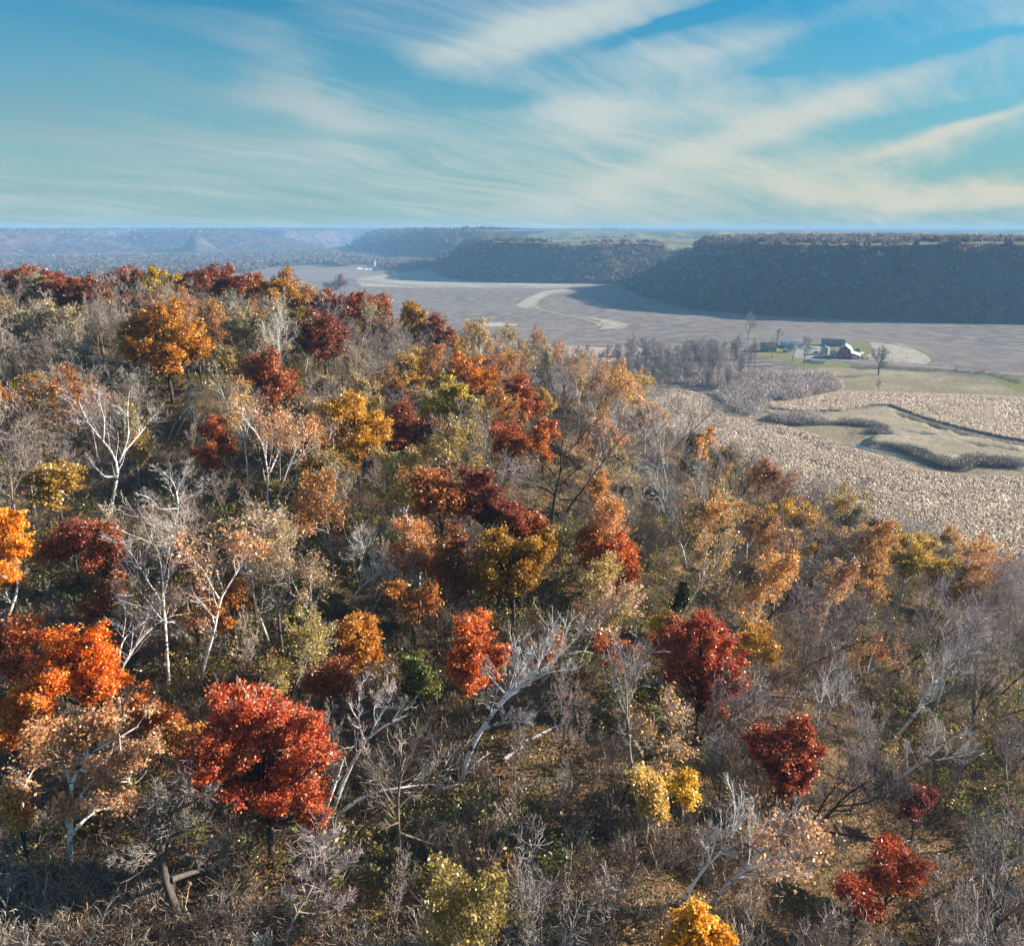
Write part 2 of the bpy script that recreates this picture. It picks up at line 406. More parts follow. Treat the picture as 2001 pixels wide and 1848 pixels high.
def haze_box():
    m, g = mat('haze_air')
    v = g.n('ShaderNodeVolumePrincipled'); v.inputs['Color'].default_value = (.24, .475, .79, 1); v.inputs['Density'].default_value = HAZE
    v.inputs['Anisotropy'].default_value = 0.0
    out = g.n('ShaderNodeOutputMaterial'); g.nt.links.new(v.outputs[0], out.inputs['Volume'])
    a = 10000; x0, x1, y0, y1, z0, z1 = -a, a, -400, 12500, -3.0, 132.0
    me = bpy.data.meshes.new('haze')
    me.from_pydata([(x, y, z) for z in (z0, z1) for y in (y0, y1) for x in (x0, x1)], [], [(0, 2, 3, 1), (4, 5, 7, 6), (0, 1, 5, 4), (2, 6, 7, 3), (0, 4, 6, 2), (1, 3, 7, 5)])
    me.materials.append(m); o = bpy.data.objects.new('haze', me); col.objects.link(o); tag(o, kind='stuff')
HAZE = 1.6e-4

M_floor = ground_mat('tilled_soil', [(.16, .135, .125), (.22, .185, .17), (.28, .24, .215)], (.004, .05, .35), bump=.5, rows=(1.2, 9.0, .22), bs=.6)
M_stub = ground_mat('stubble', [(.24, .21, .18), (.40, .355, .30), (.46, .41, .35)], (.01, .08, .4), rows=(1.0, 7.0, .25))
M_corn = ground_mat('corn_ground', [(.36, .29, .22), (.46, .37, .29), (.52, .43, .34)], (.01, .08, .6))
M_grassy = ground_mat('short_grass', [(.14, .16, .06), (.20, .22, .09), (.24, .20, .11)], (.02, .15, .8))
M_past = ground_mat('pasture_ground', [(.24, .19, .135), (.38, .31, .23), (.27, .235, .14)], (.02, .07, .5), bump=.4, bs=.3)
M_gravel = plain('gravel', (.25, .23, .215), .9, 0, .2, .5)
M_road = plain('road_surface', (.20, .19, .20), .9, 0, .12, .3)
M_water = plain('creek_water', (.05, .07, .08), .08, 0, .1, .5)
M_litter = ground_mat('leaf_litter', [(.13, .085, .05), (.23, .14, .08), (.12, .10, .055)], (.08, .5, 2.2), bump=.25, bs=2.5)

keepq = (ZZ[:-1, :-1] > -.5) | (ZZ[1:, 1:] > -.5) | (ZZ[1:, :-1] > -.5)
grid_mesh('hill', XX, YY, ZZ, M_litter, keep=keepq)
poly_sheet('valley_floor', [(-9900, -350), (9900, -350), (9900, 12400), (-9900, 12400)], 0.0, M_floor)

# fields lying on the valley floor
poly_sheet('stubble_field', uvp(c2([(30, 388), (250, 350), (430, 330), (500, 345), (520, 372), (650, 396), (830, 404), (1100, 404), (1540, 400), (1560, 408), (1440, 420), (1300, 434), (1000, 431), (450, 431), (70, 424)])), .05, M_stub)
poly_sheet('plowed_field', uvp([(540, 531), (620, 523), (790, 524), (740, 536), (700, 545), (560, 552)]), .05, plain('bare_earth', (.19, .155, .13), .9, 0, .15, .01))
strip('grass_strip', uvp(c2([(1210, 443), (1130, 470), (1070, 505), (1050, 530), (1080, 552), (1200, 580), (1320, 605), (1420, 632), (1432, 645), (1390, 655), (1200, 662), (850, 668)])), 6.5, .16, ground_mat('grass_strip_ground', [(.30, .27, .17), (.38, .35, .22), (.26, .28, .13)], (.02, .1, .6)), n=160)
poly_sheet('stubble_field', uvp(c2([(1190, 440), (1100, 452), (1010, 490), (950, 530), (985, 545), (1045, 545), (1060, 505), (1130, 470), (1300, 440)])), .08, M_stub)
poly_sheet('stubble_field', uvp(c2([(1300, 590), (1430, 620), (1450, 645), (1420, 668), (1560, 660), (1600, 640), (1500, 615)])), .08, M_stub)
strip('field_edge', uvp([(690, 548), (830, 561), (1010, 561), (1110, 562), (1200, 553)]), 9, .12, plain('dark_edge', (.06, .055, .05), .9))
poly_sheet('dry_grass', uvp(c2([(700, 628), (860, 630), (960, 640), (945, 648), (760, 652)])), .1, plain('dry_grass_ground', (.42, .36, .26), .9, 0, .2, .1))
strip('farm_track', uvp(c2([(920, 745), (1050, 757), (1180, 762), (1400, 775), (1600, 790)])), 8, .12, plain('pale_gravel', (.40, .36, .32), .9, 0, .15, .2))
poly_sheet('dry_grass', uvp(c2([(1230, 775), (1560, 770), (1900, 800), (1500, 860), (1230, 850)])), .09, plain('dry_grass_tan', (.36, .27, .19), .9, 0, .25, .15))
strip('valley_road', uvp([(690, 546), (760, 536), (830, 529), (880, 526)]), 10, .14, plain('pale_road', (.42, .42, .34), .9, 0, .1, .1))
strip('valley_road', uvp([(560, 541), (640, 543), (700, 546)]), 8, .14, plain('dark_road', (.09, .09, .09), .9, 0, .1, .1))
# by the farm
poly_sheet('farm_yard', uvp([(1470, 688), (1500, 672), (1600, 668), (1690, 668), (1712, 680), (1700, 698), (1620, 700), (1600, 716), (1560, 722), (1540, 706), (1480, 694)]), .05, M_grassy)
poly_sheet('gravel_yard', uvp([(1542, 690), (1560, 678), (1600, 674), (1606, 682), (1598, 690), (1590, 696), (1600, 701), (1580, 702), (1556, 700)]), .10, M_gravel)
poly_sheet('stubble_field', uvp([(1700, 668), (1760, 672), (1800, 684), (1822, 702), (1810, 712), (1720, 706), (1688, 700), (1706, 684)]), .055, M_stub)
strip('grass_strip', uvp([(1694, 667), (1740, 671), (1790, 682), (1815, 693), (1828, 706)]), 3.6, .17, M_grassy, n=50)
strip('county_road', uvp([(1560, 697), (1600, 700), (1660, 706), (1740, 711), (1830, 718), (1920, 727), (2030, 735)]), 7.0, .20, M_road, n=80)
strip('road_edge', uvp([(1600, 705), (1680, 712), (1740, 717), (1840, 724), (1920, 731), (2030, 742)]), 4.0, .12, M_grassy, n=80)
poly_sheet('grassy_field', uvp(c3([(740, 870), (880, 855), (990, 868), (1000, 900), (900, 912), (760, 900)])), .06, M_grassy)
poly_sheet('grassy_field', uvp([(1880, 727), (2040, 745), (2040, 775), (1990, 765), (1940, 742)]), .13, M_grassy)
poly_sheet('pasture', uvp([(1600, 716), (1700, 722), (1830, 730), (1960, 745), (2050, 765), (2060, 790), (2000, 777), (1850, 768), (1700, 765), (1630, 775), (1590, 765)]), .07, M_past)
low = [(1380, 760), (1480, 788), (1560, 800), (1640, 805), (1730, 792), (1830, 828), (1940, 858), (2060, 875), (2060, 950), (1920, 945), (1790, 915), (1700, 882), (1660, 870), (1590, 858), (1500, 828), (1400, 790)]
poly_sheet('creek_bottom', uvp(low), .06, M_past)

def bank(name, pts, h, inner, mat_):
    """a raised grassy bench beside the creek: height from the distance inside its outline"""
    P = uvp(pts); a = np.array(P); x0, y0 = a.min(0) - 6; x1, y1 = a.max(0) + 6
    s = 2.0; X, Y = np.meshgrid(np.arange(x0, x1, s), np.arange(y0, y1, s))
    sd = sdist(X, Y, P) + (fbm(X / 9, Y / 9, 4, 8) - .5) * 16
    t = np.clip(sd / inner, 0, 1); Z = h * t * t * (3 - 2 * t) * (1 + .35 * (fbm(X / 14, Y / 14, 3, 2) - .5)) + .08
    ok = sd > -1; k = ok[:-1, :-1] | ok[1:, 1:]
    grid_mesh(name, X, Y, np.where(ok, Z, -.5), mat_, keep=k)
M_bank = ground_mat('bank_grass', [(.30, .235, .18), (.42, .34, .27), (.30, .265, .17)], (.03, .12, .7), bump=.5, bs=.5)
bank('creek_bench', c3([(450, 1180), (520, 1140), (640, 1150), (820, 1150), (1000, 1138), (1180, 1118), (1260, 1135), (1400, 1200), (1600, 1262), (1800, 1310), (2050, 1345), (2050, 1400), (1800, 1375), (1500, 1330), (1400, 1290), (1200, 1262), (1100, 1225), (900, 1205), (700, 1210), (520, 1200)]), 2.0, 9, M_bank)
bank('creek_bench', c3([(1060, 1330), (1120, 1285), (1260, 1262), (1420, 1275), (1600, 1310), (1800, 1350), (2050, 1400), (2050, 1500), (1900, 1450), (1700, 1440), (1620, 1475), (1500, 1450), (1400, 1400), (1250, 1370), (1120, 1345)]), 2.6, 8, M_bank)
strip('creek_water', uvp(c3([(250, 1040), (280, 1075), (330, 1120), (420, 1165), (520, 1200), (700, 1215), (800, 1225)])), 1.6, .11, M_water, n=60)
strip('creek_water', uvp(c3([(1060, 1325), (1045, 1345), (1100, 1362), (1250, 1392), (1400, 1430), (1520, 1475), (1640, 1490), (1720, 1460)])), 2.4, .11, M_water, n=60)

CORN_A = uvp(c3([(540, 1092), (700, 1082), (850, 1048), (960, 1030), (1300, 1040), (1700, 1052), (2080, 1072), (2080, 1325), (1900, 1295), (1650, 1240), (1430, 1180), (1230, 1105), (1100, 1108), (950, 1140), (700, 1140), (560, 1125)]))
CORN_B = uvp(c3([(-400, 1000), (-100, 1000), (60, 1020), (180, 1060), (270, 1110), (350, 1152), (600, 1222), (900, 1312), (960, 1345), (1100, 1380), (1250, 1432), (1400, 1480), (1600, 1510), (2100, 1530), (2100, 2400), (1300, 2300), (600, 1900), (0, 1500), (-400, 1200)]))
poly_sheet('corn_field', CORN_A, .09, M_corn); poly_sheet('corn_field', CORN_B, .10, M_corn)

def in_frame(P, m=60): u, v, d = proj(P); return (d > 1) & (u > -m) & (u < 2001 + m) & (v > -m) & (v < 1848 + m)
def scatter(poly, n, y_bias=True):
    a = np.array(poly); lo, hi = a.min(0), a.max(0); out = []
    x = rng.uniform(lo[0], hi[0], n * 6); y = rng.uniform(lo[1], hi[1], n * 6)
    k = inside(x, y, poly); x, y = x[k], y[k]; P = np.c_[x, y, np.zeros(len(x))]
    P = P[in_frame(P)]; return P[:n]
def corn(name, poly, n, size, label):
    P = scatter(poly, n); sd = sdist(P[:, 0], P[:, 1], poly)
    P = P[np.argsort(P[:, 1])]; sd = sdist(P[:, 0], P[:, 1], poly)
    band = np.sin(sd / 4.2 + 2.5 * fbm(P[:, 0] / 40, P[:, 1] / 40, 3, 3)); pat = fbm(P[:, 0] / 30, P[:, 1] / 14, 4, 6)
    keep = rng.random(len(P)) < np.clip(.55 + .35 * band + (pat - .5) * 1.6, .12, 1); P = P[keep]; pat = pat[keep]
    n = len(P); h = rng.uniform(.8, 1.5, n) * size
    c = P + np.c_[rng.normal(size=(n, 2)) * .2, h * .75 + .1]
    base = np.array([.66, .545, .45]); br = np.array([.30, .21, .15]); t = rng.random(n)[:, None] ** 3
    C = base * (1 - t) + br * t
    acc = Acc(); quads(acc, c, h, .42, A=rng.random(n), C=C, up=-1)
    m = rng.random(n) < .5; quads(acc, c[m] + rng.normal(size=(m.sum(), 3)) * .25, h[m] * .6, .5, A=rng.random(m.sum()), C=C[m], up=.5)
    o = acc.obj(name, M_brush, cols=True); tag(o, label, None, kind='stuff')
corn('dry_corn', CORN_B, 300000, .62, 'standing dry corn in the field at the foot of the hill')
corn('dry_corn', CORN_A, 110000, .7, 'standing dry corn beyond the creek')

# ---- bluffs across the valley
MID = uvp([(850, 525), (862, 536), (890, 544), (940, 549), (1000, 552), (1100, 554), (1200, 555), (1240, 553)]) + [(520, 1790), (900, 1900), (2400, 2600), (2400, 4200), (800, 4200), (100, 3400), (-180, 2800)]
RGT = uvp([(1211, 552), (1225, 563), (1262, 580), (1300, 592), (1350, 603), (1450, 613), (1600, 622), (1750, 628), (1900, 632), (2060, 634)]) + [(1500, 760), (3600, 700), (3600, 2600), (1100, 2100), (600, 1900), (380, 1790)]
THIRD = uvp([(672, 494), (700, 500), (760, 506), (850, 514)]) + [(200, 2900), (900, 3000), (2600, 3200), (4200, 4200), (4200, 6500), (1200, 6500), (200, 5600), (-500, 5200), (-1000, 4400)]
def hbluff(X, Y):
    w = (fbm(X / 120, Y / 120, 4, 21) - .5) * 110
    def one(poly, H, wd, wob=1.0):
        sd = sdist(X, Y, poly) + np.clip(0, 0, 0); s = sd + w * wob * np.clip(sd / 120, 0, 1)
        t = np.clip(s / wd, 0, 1); return H * (t * t * (3 - 2 * t) * .6 + t * .4)
    h1 = one(MID, 80, 110, .5); h2 = one(RGT, 92, 92 + 110 * np.clip((680 - X) / 420, 0, 1), .7); h3 = one(THIRD, 104, 260)
    roll = (fbm(X / 420, Y / 420, 3, 31) - .5)
    h = np.maximum(np.maximum(h1, h2), h3)
    return h + roll * 17 * np.clip(h / 60, 0, 1)
bx, by = np.meshgrid(np.arange(-1100, 3500, 14.), np.arange(700, 6400, 14.))
BZ = hbluff(bx, by)
def plateau_field(X, Y): # open farmland on top of the bluffs
    a = fbm(X / 260, Y / 160, 3, 77)
    edge = np.minimum(1e9, np.maximum(np.maximum(sdist(X, Y, MID) - 135, sdist(X, Y, RGT) - 200), sdist(X, Y, THIRD) - 420))
    return (edge + (a - .5) * 160 > 0)
pf = plateau_field(bx, by)
grn = fbm(bx / 300, by / 90, 2, 5)
C = np.where(pf[..., None], np.where((grn > .5)[..., None], np.array([.15, .165, .085]), np.array([.22, .19, .13])), np.array([.065, .05, .038]))
C = C * np.ones(bx.shape + (3,))
kb = (BZ > .3); kb = kb[:-1, :-1] | kb[1:, 1:] | kb[1:, :-1] | kb[:-1, 1:]
grid_mesh('bluff', bx, by, BZ - .2, vcol_mat('bluff_ground', .03), C=C, keep=kb)

PAL = {'rust': (.16, .062, .035), 'brown': (.115, .075, .055), 'grey': (.155, .135, .125), 'olive': (.105, .095, .045), 'gold': (.32, .18, .055), 'orange': (.36, .13, .05), 'pale': (.30, .26, .23)}
def wood(name, P, rad, k, qs, pal, probs, label, bare=.35, seed=1):
    """a far wood: each tree a loose shell of leaf clumps, or upright bare twigs"""
    r = np.random.default_rng(seed); n = len(P)
    ci = r.choice(len(pal), n, p=probs); C = np.array([PAL[x] for x in pal])[ci] * r.uniform(.55, 1.55, (n, 1))
    rad = rad * r.uniform(.7, 1.35, n)
    d = unit(r.normal(size=(n, k, 3))); d[..., 2] = np.abs(d[..., 2]) * 1.1 - .15
    c = P[:, None] + d * rad[:, None, None] * (r.random((n, k, 1)) ** .4) + np.array([0, 0, 1]) * (rad * 1.05)[:, None, None]
    isb = r.random(n) < bare
    acc = Acc()
    cc = np.repeat(C, k, 0); sz = np.repeat(rad, k) * qs * r.uniform(.6, 1.3, n * k); cf = c.reshape(-1, 3); b = np.repeat(isb, k)
    quads(acc, cf[~b], sz[~b], .8, A=r.random((~b).sum()), C=cc[~b], r=r)
    nb = b.sum()
    if nb:
        grey = np.array([.20, .18, .17]) * r.uniform(.7, 1.3, (nb, 1))
        quads(acc, cf[b] * 1.0, sz[b] * 1.5, .12, A=r.random(nb), C=cc[b] * .3 + grey * .7, up=-1, r=r)
    o = acc.obj(name, M_far, cols=True); tag(o, label, None, kind='stuff'); return o
def wood_points(x0, x1, y0, y1, n, cond, seed):
    r = np.random.default_rng(seed); x = r.uniform(x0, x1, n); y = r.uniform(y0, y1, n); z = hbluff(x, y)
    k = cond(x, y, z); P = np.c_[x, y, z][k]; return P[in_frame(P, 30)]
# near faces of the two bluffs
P = wood_points(-300, 2100, 800, 2600, 62000, lambda x, y, z: (z > 1.0) & ~plateau_field(x, y) & (np.maximum(sdist(x, y, MID), sdist(x, y, RGT)) < 380), 5)
wood('bluff_woods', P, 4.9, 34, .30, ['brown', 'rust', 'grey', 'olive', 'orange', 'gold', 'pale'], [.34, .22, .20, .12, .05, .03, .04], 'dark brown autumn woods covering the bluffs beyond the farm', .3, 6)
P = wood_points(-1100, 3400, 2000, 5800, 40000, lambda x, y, z: (z > 1.0) & ~plateau_field(x, y) & (np.maximum(sdist(x, y, MID), sdist(x, y, RGT)) < -5), 7)
wood('ridge_woods', P, 7.0, 8, .55, ['brown', 'rust', 'grey', 'olive', 'pale'], [.35, .25, .22, .1, .08], 'woods on the farther ridges', .2, 8)
# hedgerows and tree lines along the plateau fields
L = []
for (u0, v0, u1, v1, n, dist) in [(1340, 472, 1560, 468, 40, 2300), (1050, 466, 1240, 470, 60, 2700), (1640, 466, 2000, 462, 60, 2300), (1860, 460, 1960, 458, 60, 1900), (1300, 462, 1500, 464, 50, 3000), (900, 470, 1000, 474, 30, 2400)]:
    for i in range(n):
        t = rng.random(); d = ray(u0 + (u1 - u0) * t, v0); k = dist * rng.uniform(.99, 1.01) / d[1]; x, y = d[0] * k, d[1] * k
        L.append((x, y, float(hbluff(np.array([x]), np.array([y]))[0])))
wood('hedgerow_trees', np.array(L), 5.0, 26, .34, ['brown', 'grey', 'rust'], [.4, .4, .2], 'tree lines along the fields on the plateau', .5, 9)

# ---- uplands at the horizon
FAR = uvp([(-500, 502), (-100, 503), (60, 500), (150, 492), (260, 482), (330, 492), (380, 495), (430, 492), (470, 482), (560, 484), (640, 481), (700, 478), (760, 482), (820, 476), (900, 470)]) + [(1500, 7800), (4000, 8200), (9000, 8000), (14000, 9000), (14000, 15300), (-14000, 15300), (-14000, 3500), (-3000, 3400)]
fx_, fy_ = np.meshgrid(np.arange(-6600, 8600, 26.), np.arange(3000, 12000, 26.))
def hfar(X, Y):
    sd = sdist(X, Y, FAR)
    n = fbm(X / 900, Y / 900, 4, 41); rid = 1 - np.abs(fbm(X / 620 + 9, Y / 620, 3, 43) * 2 - 1) * 1.6
    s = sd + (n - .5) * 700 + (rid - .6) * 260
    t = np.clip(s / 190, 0, 1) * np.clip((sd + 60) / 160, 0, 1)
    H = 103 + (fbm(X / 1500, Y / 1500, 3, 47) - .5) * 20 + Y * .0006
    h = H * t * t * (3 - 2 * t)
    # two rounded knolls standing in front
    for (u, v, rx, ry, hh) in [(365, 487, 720, 560, 100), (60, 492, 560, 380, 92), (210, 478, 300, 300, 60)]:
        c = flat(u, v); q = ((X - c[0] - 60) / rx) ** 2 + ((Y - c[1]) / ry) ** 2; h = np.maximum(h, hh * np.clip(1.75 * np.exp(-q * 1.2) - .42, 0, 1.0))
    return np.where(h < 1, h - 1.5, h) + np.where(h > 5, (fbm(X / 60, Y / 60, 2, 51) - .5) * 9, 0)
FZ = hfar(fx_, fy_)
grd = np.hypot(*np.gradient(FZ, 26.))
top = (FZ > 80) & (grd < .07)
fld = fbm(fx_ / 500, fy_ / 200, 3, 61)
base = np.where((fbm(fx_ / 160, fy_ / 160, 4, 63) > .5)[..., None], np.array([.105, .06, .052]), np.array([.095, .078, .078]))
C = np.where((top & (fld > .5))[..., None], np.array([.16, .16, .10]), base) * np.ones(fx_.shape + (3,))
kf = FZ > -1; kf = kf[:-1, :-1] | kf[1:, 1:]
grid_mesh('far_hills', fx_, fy_, FZ, vcol_mat('far_hill_ground', .02, .45, 1.5, 14.0), C=C, keep=kf)
r = np.random.default_rng(12); x = r.uniform(-5500, 7500, 150000); y = 3200 + r.random(150000) ** 1.3 * 9000; z = hfar(x, y)
k = (z > 3) & (r.random(len(x)) < 4200 / y); P = np.c_[x, y, z][k]; P = P[in_frame(P, 10)][:22000]
wood('far_woods', P, 7.0, 6, .5, ['rust', 'grey', 'brown', 'pale'], [.30, .3, .3, .1], 'autumn woods on the hills at the horizon', .0, 13)
# bare riverside woods on the far valley floor
RIV = uvp([(-60, 508), (120, 505), (300, 503), (470, 497), (600, 492), (690, 490), (740, 500), (840, 512), (856, 522), (800, 524), (640, 523), (560, 527), (530, 532), (300, 540), (-60, 545)])
P = scatter(RIV, 30000); keep = fbm(P[:, 0] / 160, P[:, 1] / 300, 3, 71) > .36; P = P[keep]
wood('riverside_woods', P, 7.0, 6, .55, ['grey', 'pale', 'rust', 'brown'], [.55, .12, .20, .13], 'grey leafless woods along the river flats', .45, 14)
P = scatter(uvp([(745, 530), (750, 521), (800, 518), (850, 514), (858, 522), (800, 529)]), 260)
wood('riverside_woods', P, 7.0, 20, .4, ['rust', 'brown', 'grey'], [.5, .3, .2], 'rust coloured wood by the far silo', .1, 15)
# ------------------------------------------------------------------ trees
WHITE = (.88, .88, .90); GREY = (.33, .30, .28); DARK = (.085, .070, .062); TAN = (.46, .38, .31); PINKW = (.55, .46, .42)

def make_bare(H, seed, limbs=8, t0=.3, ang=.75, up=.22, lean=0.0, wig=.10, r0=.18, lv=(5, 5, 3), ratio=.55, crook=.05, trunks=1, tw=1.0):
    r = np.random.default_rng(seed); P = []; Rr = []
    for k in range(trunks):
        n = 9; h = H * (1 if k == 0 else r.uniform(.75, .95)); z = np.linspace(0, h, n)
        a = r.uniform(0, 2 * pi); sp = (.0 if trunks == 1 else .22) * np.array([cos(a), sin(a)])
        x = z * (lean + sp[0]) + np.cumsum(r.normal(size=n)) * crook * h / 6; y = z * sp[1] + np.cumsum(r.normal(size=n)) * crook * h / 6
        x -= x[0]; y -= y[0]; P.append(np.c_[x, y, z]); Rr.append(r0 * np.linspace(1, .12, n) ** .9)
    P = np.array(P); Rr = np.array(Rr)
    T = Acc(); tubes(T, P, Rr, 7)
    a, ra = grow(P, Rr, limbs, ratio, ang, up, wig, 6, t0, .62, r); tubes(T, a, ra, 5)
    b, rb = grow(a, ra, lv[0], .62, .8, up * .7, wig * 1.5, 5, .22, .6, r); tubes(T, b, rb, 4)
    W = Acc()
    c, rc = grow(b, rb, lv[1], .6, .8, up * .5, .2, 4, .15, .62, r); rc = np.maximum(rc, .020) * tw; tubes(W, c, rc, 3)
    d, rd = grow(c, rc, lv[2], .62, .75, up * .4, .25, 3, .1, .7, r); rd = np.maximum(rd, .014) * tw; tubes(W, d, rd, 3)
    return T, W, (b, c, d)

def make_crown_leaves(ends, n, size, seed, spread=.25):
    r = np.random.default_rng(seed); P = ends.reshape(-1, 3) if ends.ndim == 3 else ends
    i = r.integers(0, len(P), n); c = P[i] + r.normal(size=(n, 3)) * spread
    A = Acc(); quads(A, c, size * r.uniform(.6, 1.3, n), .62, A=np.clip(r.random(len(P))[i] * .6 + r.random(n) * .4, 0, 1), r=r); return A

def make_leafy(lobes, base, seed, trunk_r=.22, dens=1.0, leaf=.17, top=None):
    """trunk from base, a limb to every lobe (x, y, z, radius), branchlets and leaf clumps filling each lobe"""
    r = np.random.default_rng(seed); lobes = np.asarray(lobes, float); c0 = lobes[:, :3]; rr = lobes[:, 3]
    ctr = np.average(c0, axis=0, weights=rr); base = np.asarray(base, float)
    hi = ctr.copy(); hi[2] = (c0[:, 2] + rr * .3).max()
    fork = base * .55 + ctr * .45
    tr = resample([base, base * .7 + fork * .3 + r.normal(size=3) * .12, fork, ctr + r.normal(size=3) * .3, hi], 12)
    Rt = trunk_r * np.linspace(1.1, .15, 12) ** .9
    T = Acc(); tubes(T, tr[None], Rt[None], 7)
    W = Acc(); Lf = Acc()
    for q, (x, y, z, ra) in enumerate(lobes):
        c = np.array([x, y, z]); k = int(np.clip(2 + 5 * (z - fork[2]) / max(hi[2] - fork[2], .1), 3, 9)); s = tr[k] if z > fork[2] else tr[4]
        mid = (s + c) / 2 + np.array([0, 0, -.12 * np.linalg.norm(c - s)]) + r.normal(size=3) * .15
        lb = resample([s, mid, c, c + (c - s) * .25 + np.array([0, 0, ra * .3])], 8)
        rl = trunk_r * .42 * np.linspace(1, .22, 8); tubes(T, lb[None], rl[None], 5)
        K = int(6 + 7.5 * ra * ra)
        K = min(K, 170)
        d = unit(r.normal(size=(K, 3)) + np.array([0, 0, .25])); f = (r.random(K) ** .5 * 1.22)[:, None]
        e = c + d * f * ra * np.array([1.08, 1.08, .86]) * r.uniform(.85, 1.12, (K, 1))
        j = r.integers(2, 8, K); s2 = lb[j]; mid2 = (s2 + e) / 2 + r.normal(size=(K, 3)) * ra * .08 - np.array([0, 0, 1]) * ra * .04
        BP = np.stack([s2, (s2 + mid2) / 2 + r.normal(size=(K, 3)) * .05, mid2, e], 1)
        rb = np.linspace(1, .3, 4)[None] * (.012 + .014 * ra) * np.ones((K, 1)); tubes(W, BP, rb, 3)
        sub, rs = grow(BP, rb, 3, .45, .8, .1, .2, 3, .4, .7, r); tubes(W, sub, np.maximum(rs, .008), 3)
        # leaf clumps
        m = int(np.clip(25 * dens * (.17 / leaf) ** 1.5, 5, 90)); cs = .16 + .10 * ra
        ends = np.concatenate([e, sub[:, -1][::3]]); tone = r.random(len(ends))
        i = np.repeat(np.arange(len(ends)), m); n = len(i)
        g = r.normal(size=(n, 3)) * cs * np.array([1.15, 1.15, .62]) * r.uniform(.6, 1.35, len(ends))[i][:, None]
        quads(Lf, ends[i] + g, leaf * r.uniform(.55, 1.3, n), .62, A=np.clip(tone[i] * .55 + r.random(n) * .45, 0, 1), r=r, up=.25)
    return T, W, Lf

def leafy_arch(Wd, Ht, seed, nl=7, **kw):
    r = np.random.default_rng(seed); zc = Ht - Wd * .42; L = [(0, 0, zc + Wd * .12, Wd * .27)]
    for i in range(nl):
        a = 2 * pi * (i + r.uniform(-.3, .3)) / nl; rad = Wd * r.uniform(.22, .33)
        L.append((rad * cos(a), rad * sin(a), zc + r.uniform(-.24, .20) * Wd, Wd * r.uniform(.15, .235)))
    return make_leafy(L, (0, 0, -.3), seed + 1, **kw)

def put_tree(name, loc, T, W, L, bc, tc, lc, label, cat, group=None, birch=False, origin=None, rz=0, scale=1.0, tilt=(0, 0)):
    """Empty at the foot > trunk (with its limbs), twigs, crown of leaves; T, W, L are meshes or Acc"""
    e = empty(name, loc, label, cat, group, rz); e.rotation_euler = (tilt[0], tilt[1], rz); e.scale = (scale,) * 3
    for nm, a, mt, c in (('trunk', T, M_birch if birch else M_bark, bc), ('twigs', W, M_bark, tc), ('crown', L, M_leaf, lc)):
        if a is None: continue
        me = a.mesh(nm, mt, smooth=(nm == 'trunk'), origin=origin) if isinstance(a, Acc) else a
        o = bpy.data.objects.new(nm, me); col.objects.link(o); o.parent = e; o.color = tuple(c) + (1,)
    return e
HERO = []      # what the hand-placed trees cover, so that filler trees keep clear of the view to them: u, v, r, distance
OCC = []       # feet of trees

PLACES = []    # table rows are added below
def leafy_hero(name, circles, color, label, dens=1.0, leaf=None, H=None, twig=None, bark_c=DARK, cat='tree', baseuv=None, grp=None, hmul=1.0):
    a = np.array(circles, float); u0, u1 = (a[:, 0] - a[:, 2]).min(), (a[:, 0] + a[:, 2]).max(); v0, v1 = (a[:, 1] - a[:, 2]).min(), (a[:, 1] + a[:, 2]).max()
    uc, vc = np.average(a[:, 0], weights=a[:, 2]), np.average(a[:, 1], weights=a[:, 2]); Wp = max(u1 - u0, (v1 - v0) * .9)
    p, t = ground_hit(uc, vc, lambda t: float(np.clip(.72 * Wp * t / SC + 2.2, 4.5, 10.5)) * hmul)
    s = t / SC; ds = np.linalg.norm(ray(uc, vc))
    foot = np.array([p[0], p[1], float(gz(p[0], p[1]))])
    r = np.random.default_rng(int(uc * 7 + vc)); L = []
    sub = []
    for (u, v, rad) in circles:      # each lobe breaks up into boughs of unequal size
        m = 5 if rad > 24 else 3; a0 = r.uniform(0, 6.28)
        sub.append((u, v, rad * .5))
        for q in range(m):
            a = a0 + 6.28 * q / m + r.uniform(-.4, .4); f = r.uniform(.45, .95); k = r.uniform(.22, .46)
            sub.append((u + cos(a) * rad * f, v + sin(a) * rad * f * .9, rad * k))
    for (u, v, rad) in sub:
        d = ray(u, v); R_ = rad * s * 1.05
        # the lobe lies near the vertical plane through the trunk, some nearer, some farther
        tt = t * (1 + 0) + r.uniform(-.5, .5) * Wp * s * .55
        c = np.array([0, 0, CAMZ]) + d * tt; c[2] = max(c[2], float(gz(c[0], c[1])) + R_ * .8)
        L.append((*c, R_))
    # an extra lobe or two behind give the crown depth
    for (u, v, rad) in circles[:2]:
        d = ray(u, v + rad * .2); c = np.array([0, 0, CAMZ]) + d * (t + rad * s * 1.1); L.append((*c, rad * s * .5))
    leaf = leaf or float(np.clip(.06 + .00095 * t, .11, .28))
    T, W, Lf = make_leafy(np.array(L), foot - np.array([0, 0, .4]), int(uc * 3 + vc), trunk_r=.05 + .018 * Wp * s, dens=dens, leaf=leaf)
    put_tree(name, foot, T, W, Lf, bark_c, twig or bark_c, color, label, cat, grp, origin=foot)
    for (u, v, rad) in circles: HERO.append((u, v, rad, t))
    OCC.append((foot[0], foot[1], 2.5))

